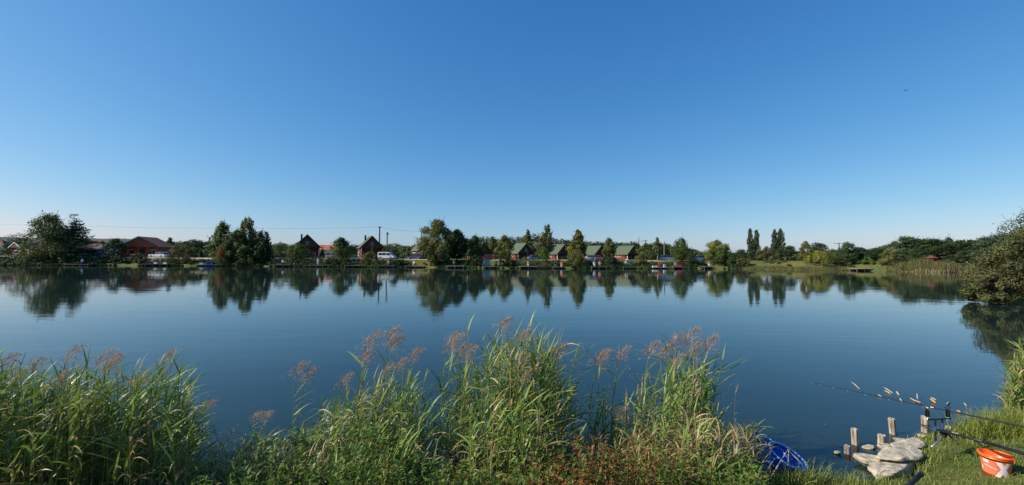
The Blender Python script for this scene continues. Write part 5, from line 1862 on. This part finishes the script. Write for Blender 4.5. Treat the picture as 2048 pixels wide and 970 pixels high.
def post(label, px, ytop, ywater, rad, lean=0.0, seed=0):
    q = on(px, ywater, 0.0)
    t = at(px, ytop, q.y)
    rng = random.Random(seed)
    hh = t.z
    vs, fs = [], []
    n, lv = 14, [(-0.9, 1.05), (0.0, 1.0), (hh * 0.5, 0.96), (hh * 0.86, 1.0), (hh * 0.97, 0.97), (hh, 0.86)]
    prof = [1 + rng.uniform(-0.14, 0.10) for _ in range(n)]
    for z, s in lv:
        for k in range(n):
            a = 2 * PI * k / n
            r_ = rad * s * prof[k] * (1 + rng.uniform(-0.03, 0.03))
            vs.append((r_ * math.cos(a) + lean * z, r_ * math.sin(a), z + (rng.uniform(-0.005, 0.005) if z > hh * 0.9 else 0)))
    for i in range(len(lv) - 1):
        for k in range(n):
            fs.append((i * n + k, i * n + (k + 1) % n, (i + 1) * n + (k + 1) % n, (i + 1) * n + k))
    vs.append((lean * hh, 0, hh - 0.006))
    for k in range(n):
        fs.append(((len(lv) - 1) * n + k, (len(lv) - 1) * n + (k + 1) % n, len(vs) - 1))
    o = MB().add(vs, fs).obj('mooring_post', M['post'])
    o.location = (q.x, q.y, 0)
    tag(o, label, 'post', 'old timber posts in the shallows')
    return o


post('grey split timber post standing tall beside the shortest stub', 1711, 857, 889, 0.043, -0.05, 1)
post('grey timber post leaning in the water behind the slab stones', 1787, 837, 868, 0.045, -0.10, 2)
o = post('thick pale timber post wrapped by a dark cord at the grass', 1850, 833, 864, 0.050, 0.0, 3)
MB().lathe([(0.050, -0.005), (0.055, -0.004), (0.055, 0.005), (0.050, 0.006)], 16, (0, 0, at(1850, 849, o.location.y).z)).obj('cord', M['black'], o)
post('shortest timber stub beside the round wet stone', 1695, 891, 907, 0.036, 0.0, 4)
post('dark rotten timber stub against the small stones', 1764, 870, 889, 0.046, 0.03, 5)

stone_m = mat('pale_limestone', (0.40, 0.335, 0.235), 0.95, 0.36, 7, bump=0.05, col2=(0.62, 0.54, 0.41), stretch=(1, 1.6, 3), spec=0.2)


def stone(label, px, row, size, z=0.0, rz=0.0, seed=0, tilt=0.0, wet=False, group='pale stones at the water edge', name='stone'):
    rng = np.random.default_rng(seed)
    q = on(px, row, z)
    bm = bmesh.new()
    bmesh.ops.create_icosphere(bm, subdivisions=4, radius=1.0)
    co = np.array([v.co[:] for v in bm.verts])
    # knock flats into the ball, then bedding steps and a little relief
    for _ in range(16):
        d = rng.normal(size=3); d /= np.linalg.norm(d)
        if _ < 4:
            d = np.array([rng.normal() * 0.12, rng.normal() * 0.12, 1.0]); d /= np.linalg.norm(d)
        h = rng.uniform(0.50, 0.82) if _ >= 4 else rng.uniform(0.45, 0.62)
        ex = np.maximum(co @ d - h, 0)
        co -= ex[:, None] * d[None] * 0.98
    ph = rng.random(6) * 6
    rel = 0.030 * np.sin(co[:, 0] * 7 + ph[0] + 2 * np.sin(co[:, 1] * 5 + ph[1])) + 0.022 * np.sin(co[:, 1] * 13 + ph[2] + np.sin(co[:, 0] * 9 + ph[3])) + 0.018 * np.sin(co[:, 2] * 21 + 1.5 * np.sin(co[:, 0] * 4 + ph[4]))
    co *= (1 + rel + 0.010 * rng.normal(size=len(co)))[:, None]
    co *= np.array(size)
    for v, c in zip(bm.verts, co):
        v.co = c
    me = bpy.data.meshes.new(name)
    bm.to_mesh(me)
    bm.free()
    me.materials.append(stone_m)
    for p in me.polygons:
        p.use_smooth = True
    o = mobj(name, me)
    o.location = (q.x, q.y, z)
    o.rotation_euler = (tilt, tilt * 0.5, rz)
    return tag(o, label, 'stone', group)


stone('long flat pale slab lying on top of the stone pile', 1795, 908, (0.42, 0.17, 0.075), 0.16, 0.35, 11, 0.03)
stone('broad pale slab half in the water under the long one', 1785, 934, (0.44, 0.19, 0.10), 0.07, 0.5, 12, -0.06)
stone('square pale block standing in the water beside the slabs', 1738, 919, (0.17, 0.13, 0.11), 0.06, -0.3, 13)
stone('flat stone half sunk in grass behind the slabs', 1818, 890, (0.28, 0.14, 0.06), 0.14, 0.3, 14)
stone('small brown stone in the water behind the slabs', 1739, 894, (0.11, 0.07, 0.045), 0.02, 0.2, 15)
stone('small pale stone at the foot of the rotten stub', 1771, 891, (0.11, 0.08, 0.06), 0.04, 0.1, 16)
stone('stone bedded in the grass lip near the rotten stub', 1800, 882, (0.11, 0.08, 0.05), 0.10, 0.4, 17)
stone('flat stone showing through the grass beside the thick post', 1829, 880, (0.12, 0.07, 0.035), 0.14, 0.2, 18)
stone('tiny pale stone in grass below the thick post', 1844, 871, (0.07, 0.05, 0.03), 0.12, 0.2, 19)
stone('round wet stone alone in the shallows', 1674, 905, (0.055, 0.045, 0.045), 0.02, 0.0, 20, group=None)
stone('cut brownish stone on the water line beyond the rod pod', 1897, 855, (0.065, 0.05, 0.05), 0.08, 0.3, 21, group=None)
stone('pale chip of stone by the silver pod leg', 1912, 866, (0.05, 0.04, 0.02), 0.16, 0.0, 22, group=None)

drift_m = mat('pale_driftwood', (0.52, 0.42, 0.30), 0.85, 0.3, 20)
bark_m = mat('orange_bark', (0.50, 0.26, 0.12), 0.85, 0.3, 20)


def stick(label, a, b, r, m_=drift_m, lift=0.02, name='floating_stick'):
    p, q = on(a[0], a[1], 0.012), on(b[0], b[1], 0.012)
    p.z += lift
    c = (p + q) / 2
    v = q - p
    side = Vector((-v.y, v.x, 0)) * 0.018
    o = MB().tube([p - c, p.lerp(q, 0.35) - c + side, p.lerp(q, 0.7) - c - side * 0.4, q - c], [r * 0.32, r * 0.55, r * 0.5, r * 0.22], 5).obj(name, m_, smooth=True)
    o.location = c
    return tag(o, label, 'driftwood', 'driftwood floating off the rod tips')


stick('longest pale stick floating alone', (1703, 766), (1720, 778), 0.018)
stick('upper stick of the crossed floating pair', (1768, 777), (1786, 786), 0.022)
stick('lower stick of the crossed floating pair', (1769, 783), (1783, 788), 0.020)
stick('stubby dark-ended chip beside the crossed pair', (1793, 785), (1798, 790), 0.03)
stick('pale splinter under the rod, close to its tip', (1756, 791), (1765, 795), 0.018)
stick('round pale chip touching the rod line', (1800, 799), (1804, 804), 0.025)
stick('pale stick lying against a reddish bark piece', (1820, 798), (1834, 804), 0.018)
stick('reddish bark piece with the pale stick on it', (1829, 803), (1843, 806), 0.028, bark_m)
stick('tiny upright splinter above the reddish bark', (1834, 793), (1835, 798), 0.018, lift=0.06)
stick('knotty brown wood lump floating by itself', (1861, 800), (1872, 806), 0.042, bark_m)
stick('pale fork of the knotty wood lump', (1862, 797), (1873, 800), 0.02)
stick('pale chips under the rod by the thick post', (1848, 814), (1860, 818), 0.025)
stick('thin grey twig floating beyond the second alarm', (1894, 810), (1900, 803), 0.018)
stick('orange bark block floating under the rod', (1914, 823), (1922, 825), 0.035, bark_m)
stick('tiny pale chip floating beyond the orange bark block', (1928, 808), (1933, 812), 0.02)
stick('white feather-like chip floating near the posts', (1650, 851), (1655, 850), 0.008)


# ------------------------------------------------------------------ rod pod and rods
def rod(label, tip, mid, butt, r0, r1):
    """tip, butt: (column, row, depth)"""
    a, b = at(*tip), at(*butt)
    root = empty('fishing_rod', b)
    tag(root, label, 'fishing rod')
    n = 14
    pts = [b.lerp(a, i / n) - b for i in range(n + 1)]
    rads = [r0 + (r1 - r0) * (i / n) ** 0.8 for i in range(n + 1)]
    MB().tube(pts, rads, 8).obj('blank', M['black'], root, smooth=True)
    for f in (0.30, 0.46, 0.60, 0.71, 0.80, 0.88, 0.95, 1.0):
        p = b.lerp(a, f) - b
        rg = 0.018 * (1.15 - f) + 0.006
        d = (a - b).normalized()
        g = MB()
        up = Vector((0, 0, -1))
        s = d.cross(up).normalized()
        up = s.cross(d).normalized() * (1 if s.cross(d).z < 0 else -1)
        g.tube([p + up * (rg + 0.006) + (s * math.cos(q) + up * math.sin(q)) * rg for q in [i * PI / 5 for i in range(11)]], 0.0018, 5, cap=False)
        g.tube([p, p + up * 0.008], 0.0025, 5)
        g.obj('line_guide', M['steel'], root)
    for f in (0.24, 0.42, 0.66):
        p, p2 = b.lerp(a, f) - b, b.lerp(a, f + 0.012) - b
        rr_ = r0 + (r1 - r0) * f ** 0.8
        MB().tube([p, p2], rr_ * 1.35, 8).obj('whipping', M['steel'] if f == 0.42 else M['black'], root)
    return root


rod('long black carp rod pointing over the water on the pod', (1625, 765, 7.6), None, (2150, 874.5, 4.75), 0.0125, 0.0030)


def rod_pod():
    g = on(1885, 878, 0.30)
    root = empty('rod_pod', (g.x, g.y, 0.0))
    tag(root, 'black metal rod pod with silver leg standing on the grass', 'rod pod')
    O = root.location.copy()

    def L(px, row, d=g.y):
        return at(px, row, d) - O
    y0 = g.y
    MB().tube([L(1855, 839.5, y0 + 0.02), L(1902, 837, y0 - 0.02)], 0.010, 8).obj('buzz_bar', M['black'], root)
    MB().tube([L(1870.5, 838), L(1871, 881)], 0.011, 8).obj('upright', M['black'], root)
    MB().tube([L(1884.5, 838), L(1885.5, 872)], 0.012, 8).obj('upright', M['black'], root)
    MB().tube([L(1870.7, 853), L(1870.9, 862)], 0.014, 8).obj('collar', paint('blue_anodised', (0.05, 0.09, 0.22)), root)
    MB().tube([L(1884.8, 846), L(1885.2, 858)], 0.015, 8).obj('collar', paint('blue_anodised', (0.05, 0.09, 0.22)), root)
    # long centre bar running back towards the angler
    a, m1, b = L(1876, 860, y0), L(1973, 885.0, y0 - 0.62), L(2130, 931.0, y0 - 1.28)
    MB().tube([a, a.lerp(m1, 0.5), m1], 0.0135, 10).obj('centre_bar', M['black'], root, smooth=True)
    MB().tube([m1.lerp(a, 0.06), b], 0.019, 10).obj('sleeve', M['black'], root, smooth=True)
    MB().box(L(1890, 865, y0), (0.10, 0.06, 0.055)).obj('hub', M['black'], root, bevel=0.008)
    lg = MB().tube([L(1892, 868, y0), on(1863, 894, 0.27) - O], 0.0095, 8).obj('leg', M['steel'], root, smooth=True)
    MB().tube([L(1894, 869, y0 + 0.01), L(1888, 874.5, y0)], 0.014, 8).obj('clamp', M['black'], lg)
    MB().tube([L(1894, 866, y0), on(1915, 888, 0.32) - O], 0.0095, 8).obj('leg', M['black'], root, smooth=True)
    MB().tube([L(1899, 840, y0 + 0.02), on(1936, 866, 0.16) - O], 0.005, 6).obj('stay', M['steel'], root, smooth=True)
    back = b + Vector((0, 0, 0))
    for s in (-1, 1):
        foot = Vector((back.x + s * 0.28, back.y - 0.05, gz1(back.x + O.x + s * 0.28, back.y + O.y - 0.05) - 0.01))
        MB().tube([back, foot], 0.0095, 8).obj('leg', M['steel'], root)
    # two bite alarms on the buzz bar
    for px in (1854.5, 1895.5):
        c = L(px, 827, y0 + 0.02)
        al = MB().box(c, (0.055, 0.045, 0.11)).obj('bite_alarm', M['black'], root, bevel=0.018)
        for s in (-1, 1):
            MB().tube([c + Vector((s * 0.018, 0, 0.05)), c + Vector((s * 0.030, 0, 0.085))], 0.006, 6).obj('rod_ear', M['black'], al)
        MB().tube([c - Vector((0, 0, 0.05)), L(px, 839.5, y0 + 0.01)], 0.007, 6).obj('thread', M['steel'], al)
    return root


rod_pod()

# black landing net handle lying in the grass
pa, pb = on(1842, 944, 0.45), on(1760, 1004, 0.62)
o = empty('net_handle', pa)
tag(o, 'thick black foam-gripped net handle lying on the grass', 'handle')
pb.z = gz1(pb.x, pb.y) + 0.06
pa.z = max(pa.z - 0.02, gz1(pa.x, pa.y) + 0.05)
o.location = pa
MB().tube([(0, 0, 0), (pb - pa) * 0.5, pb - pa], 0.021, 12).obj('grip', M['rubber'], o, smooth=True)
MB().tube([(pa - pb) * 0.012, (pb - pa) * 0.035], 0.024, 12).obj('end_cap', M['black'], o, smooth=True)


# ------------------------------------------------------------------ bucket
def bucket():
    q = on(1993, 949, 0.36)
    gz = gz1(q.x, q.y)
    q = on(1993, 949, gz)
    gz = gz1(q.x, q.y)
    root = empty('bucket', (q.x, q.y, gz - 0.005), math.atan2(-q.y, -q.x))   # local +x looks at the photo spot
    tag(root, 'orange bait bucket with a white X standing on the grass', 'bucket')
    hb, rb, rt = 0.235, 0.105, 0.135
    orange = paint('orange_plastic', (0.92, 0.145, 0.008), 0.38)
    pale = mat('pale_orange_print', (0.80, 0.20, 0.10), 0.42, 0.10, 12)
    wht = mat('white_print', (0.82, 0.74, 0.74), 0.45, 0.06, 12)

    def rad(z):
        return rb + (rt - rb) * z / hb
    MB().lathe([(0.0, 0.004), (rb - 0.006, 0.0), (rb, 0.002), (rb + (rt - rb) * (hb - 0.03) / hb, hb - 0.03), (rt + 0.004, hb - 0.03), (rt + 0.004, hb - 0.022), (rt + 0.001, hb - 0.02), (rt + 0.003, hb), (rt - 0.004, hb + 0.002), (rt - 0.007, hb - 0.004), (rb - 0.005, 0.010), (0, 0.008)], 56).obj('tub', orange, root, smooth=True, fix=True)
    MB().lathe([(rt + 0.001, hb - 0.012), (rt + 0.010, hb - 0.010), (rt + 0.010, hb + 0.002), (rt + 0.001, hb + 0.005)], 56).obj('rim', orange, root, smooth=True)

    def patch(name, poly, m_, e):
        """poly in (angle, height) wrapped on the bucket side"""
        vs, fs = [], []
        n = len(poly)
        (a0, z0), (a1, z1), (a2, z2), (a3, z3) = poly
        k, q_ = 12, 8
        for i in range(k + 1):
            t = i / k
            for j in range(q_ + 1):
                w = j / q_
                p = (a0 + (a1 - a0) * t) * (1 - w) + (a3 + (a2 - a3) * t) * w
                r_ = (z0 + (z1 - z0) * t) * (1 - w) + (z3 + (z2 - z3) * t) * w
                rr_ = rad(r_) + e
                vs.append((rr_ * math.cos(p), rr_ * math.sin(p), r_))
        for i in range(k):
            for j in range(q_):
                c_ = i * (q_ + 1) + j
                fs.append((c_, c_ + q_ + 1, c_ + q_ + 2, c_ + 1))
        return MB().add(vs, fs).obj(name, m_, root, smooth=True)
    patch('label_band', [(-1.35, 0.03), (1.35, 0.03), (1.35, 0.185), (-1.35, 0.185)], pale, 0.0012)
    # the broad white X and the small white marks beside it
    patch('letter_stroke', [(-0.12, 0.012), (0.26, 0.012), (1.02, 0.185), (0.66, 0.185)], wht, 0.0024)
    patch('letter_stroke', [(0.66, 0.012), (1.12, 0.012), (0.32, 0.185), (-0.02, 0.185)], wht, 0.0034)
    patch('white_mark', [(-0.85, 0.150), (-0.45, 0.150), (-0.50, 0.183), (-0.90, 0.183)], wht, 0.0024)
    patch('white_line', [(-0.80, 0.118), (0.05, 0.092), (0.05, 0.100), (-0.80, 0.128)], wht, 0.0024)
    patch('white_mark', [(-1.15, 0.06), (-1.02, 0.06), (-1.00, 0.10), (-1.13, 0.10)], wht, 0.0024)
    hd = MB().tube([((rt + 0.011) * math.cos(t) * 0.2, (rt + 0.011) * math.cos(t), hb - 0.015 - 0.02 * abs(math.sin(t)) ) for t in [0, 0.02]], 0.004, 6)
    ring = MB().tube([((rt + 0.012) * math.cos(t), (rt + 0.012) * math.sin(t), hb - 0.018 - 0.012 * math.sin((t - 1.2) / 3.2 * PI)) for t in np.linspace(1.2, 4.4, 22)], 0.0035, 6)
    ring.obj('bail', M['white'], root, smooth=True)
    for t in (1.2, 4.4):
        MB().box(((rt + 0.010) * math.cos(t), (rt + 0.010) * math.sin(t), hb - 0.018), (0.018, 0.018, 0.03), rz=t).obj('ear', orange, root)
    return root


bucket()


# ------------------------------------------------------------------ blue keepnet at the reeds' edge
def keepnet():
    c = on(1572, 915, 0.10)
    root = empty('keepnet', (c.x, c.y, 0))
    tag(root, 'blue mesh keepnet with oval hoop lying at the reed edge', 'keepnet')
    O = root.location.copy()
    m, n, l, b = new_mat('blue_net_cloth')
    b.inputs['Roughness'].default_value = 0.5
    tc = n.new('ShaderNodeTexCoord')
    nz = n.new('ShaderNodeTexNoise'); nz.inputs['Scale'].default_value = 9; nz.inputs['Detail'].default_value = 4
    l.new(tc.outputs['Object'], nz.inputs['Vector'])
    rp = n.new('ShaderNodeValToRGB')
    rp.color_ramp.elements[0].position = 0.35; rp.color_ramp.elements[0].color = (0.006, 0.055, 0.36, 1)
    rp.color_ramp.elements[1].position = 0.70; rp.color_ramp.elements[1].color = (0.015, 0.14, 0.72, 1)
    l.new(nz.outputs[0], rp.inputs[0]); l.new(rp.outputs[0], b.inputs['Base Color'])
    tr = n.new('ShaderNodeBsdfTranslucent'); l.new(rp.outputs[0], tr.inputs[0])
    mx = n.new('ShaderNodeMixShader'); mx.inputs[0].default_value = 0.35
    l.new(b.outputs[0], mx.inputs[1]); l.new(tr.outputs[0], mx.inputs[2]); l.new(mx.outputs[0], n['Material Output'].inputs['Surface'])
    d = c.y

    def ring(pc, ua, vb, k=40):
        return [pc + ua * math.cos(t) + vb * math.sin(t) for t in [2 * PI * i / k for i in range(k)]]
    # mouth hoop, tipped towards the bank; further hoops stacked behind it into the reeds
    p1 = at(1576, 912, d) - O
    ua = (at(1612, 928, d - 0.04) - at(1540, 896, d + 0.04)) * 0.5
    vb = Vector((0.02, 0.16, 0.075))
    hoops = [ring(p1, ua, vb), ring(p1 + Vector((-0.05, 0.05, -0.02)), ua * 0.97, vb * 0.98), ring(p1 + Vector((-0.14, 0.10, 0.0)), ua * 0.9, vb + Vector((0, 0.02, 0.05))), ring(p1 + Vector((-0.24, 0.13, 0.03)), ua * 0.62, vb * 1.1 + Vector((0, 0, 0.06))),
             ring(p1 + Vector((-0.33, 0.15, 0.01)), ua * 0.25, vb * 0.7)]
    vs, fs = [], []
    k = 40
    rng = random.Random(4)
    for j, h_ in enumerate(hoops):
        for i, p in enumerate(h_):
            vs.append(p + Vector((rng.uniform(-1, 1), rng.uniform(-1, 1), rng.uniform(-1, 1))) * (0.006 if j else 0.0))
    for j in range(len(hoops) - 1):
        for i in range(k):
            i2 = (i + 1) % k
            fs.append((j * k + i, j * k + i2, (j + 1) * k + i2, (j + 1) * k + i))
    fs.append(tuple(range((len(hoops) - 1) * k, len(hoops) * k)))
    MB().add(vs, fs).obj('net_bag', m, root, smooth=True)
    rim = paint('highlit_blue_plastic', (0.30, 0.52, 0.95), 0.22)  # hoops paler than the net: the rim highlight is put into the colour
    MB().tube(hoops[0] + [hoops[0][0]], 0.011, 8, cap=False).obj('mouth_hoop', rim, root, smooth=True)
    MB().tube(hoops[2] + [hoops[2][0]], 0.008, 8, cap=False).obj('inner_hoop', rim, root, smooth=True)


keepnet()

# broken straw stalks leaning over the keepnet
for i, (a, b, da, db) in enumerate((((1540, 958), (1578, 896), 4.75, 5.0), ((1578, 896), (1576, 932), 5.0, 4.95), ((1578, 902), (1612, 938), 5.0, 4.9), ((1520, 876), (1545, 898), 5.15, 5.0), ((1545, 898), (1525, 925), 5.0, 4.9), ((1532, 945), (1550, 916), 4.8, 4.95))):
    p, q = at(a[0], a[1], da), at(b[0], b[1], db)
    o = MB().tube([(0, 0, 0), (q - p) * 0.5 + Vector((0, 0, 0.008)), q - p], [0.006, 0.005, 0.004], 6).obj('broken_stalk', mat('straw', (0.50, 0.40, 0.25), 0.8, 0.2, 30) if i == 0 else bpy.data.materials['straw'], smooth=True)
    o.location = p
    tag(o, 'pale broken reed stalk leaning across the blue keepnet', 'stalk', 'broken stalks over the keepnet')

# a bird far up over the wood
bp_ = at(1811, 181, 60)
o = empty('bird', bp_, 0.4)
tag(o, 'tiny dark bird flying high in the clear sky', 'bird')
MB().tube([(-0.22, 0, 0), (-0.1, 0, 0.01), (0.05, 0, 0.01), (0.16, 0, 0.03), (0.22, 0, 0.02)], [0.01, 0.045, 0.05, 0.03, 0.006], 8).obj('body', M['black'], o, smooth=True)
for s in (-1, 1):
    MB().add([(0.08, 0, 0.02), (0.12, s * 0.22, 0.08), (0.0, s * 0.45, 0.04), (-0.05, s * 0.2, 0.06), (-0.07, 0, 0.02)], [(0, 1, 2, 3, 4)]).obj('wing', M['black'], o)
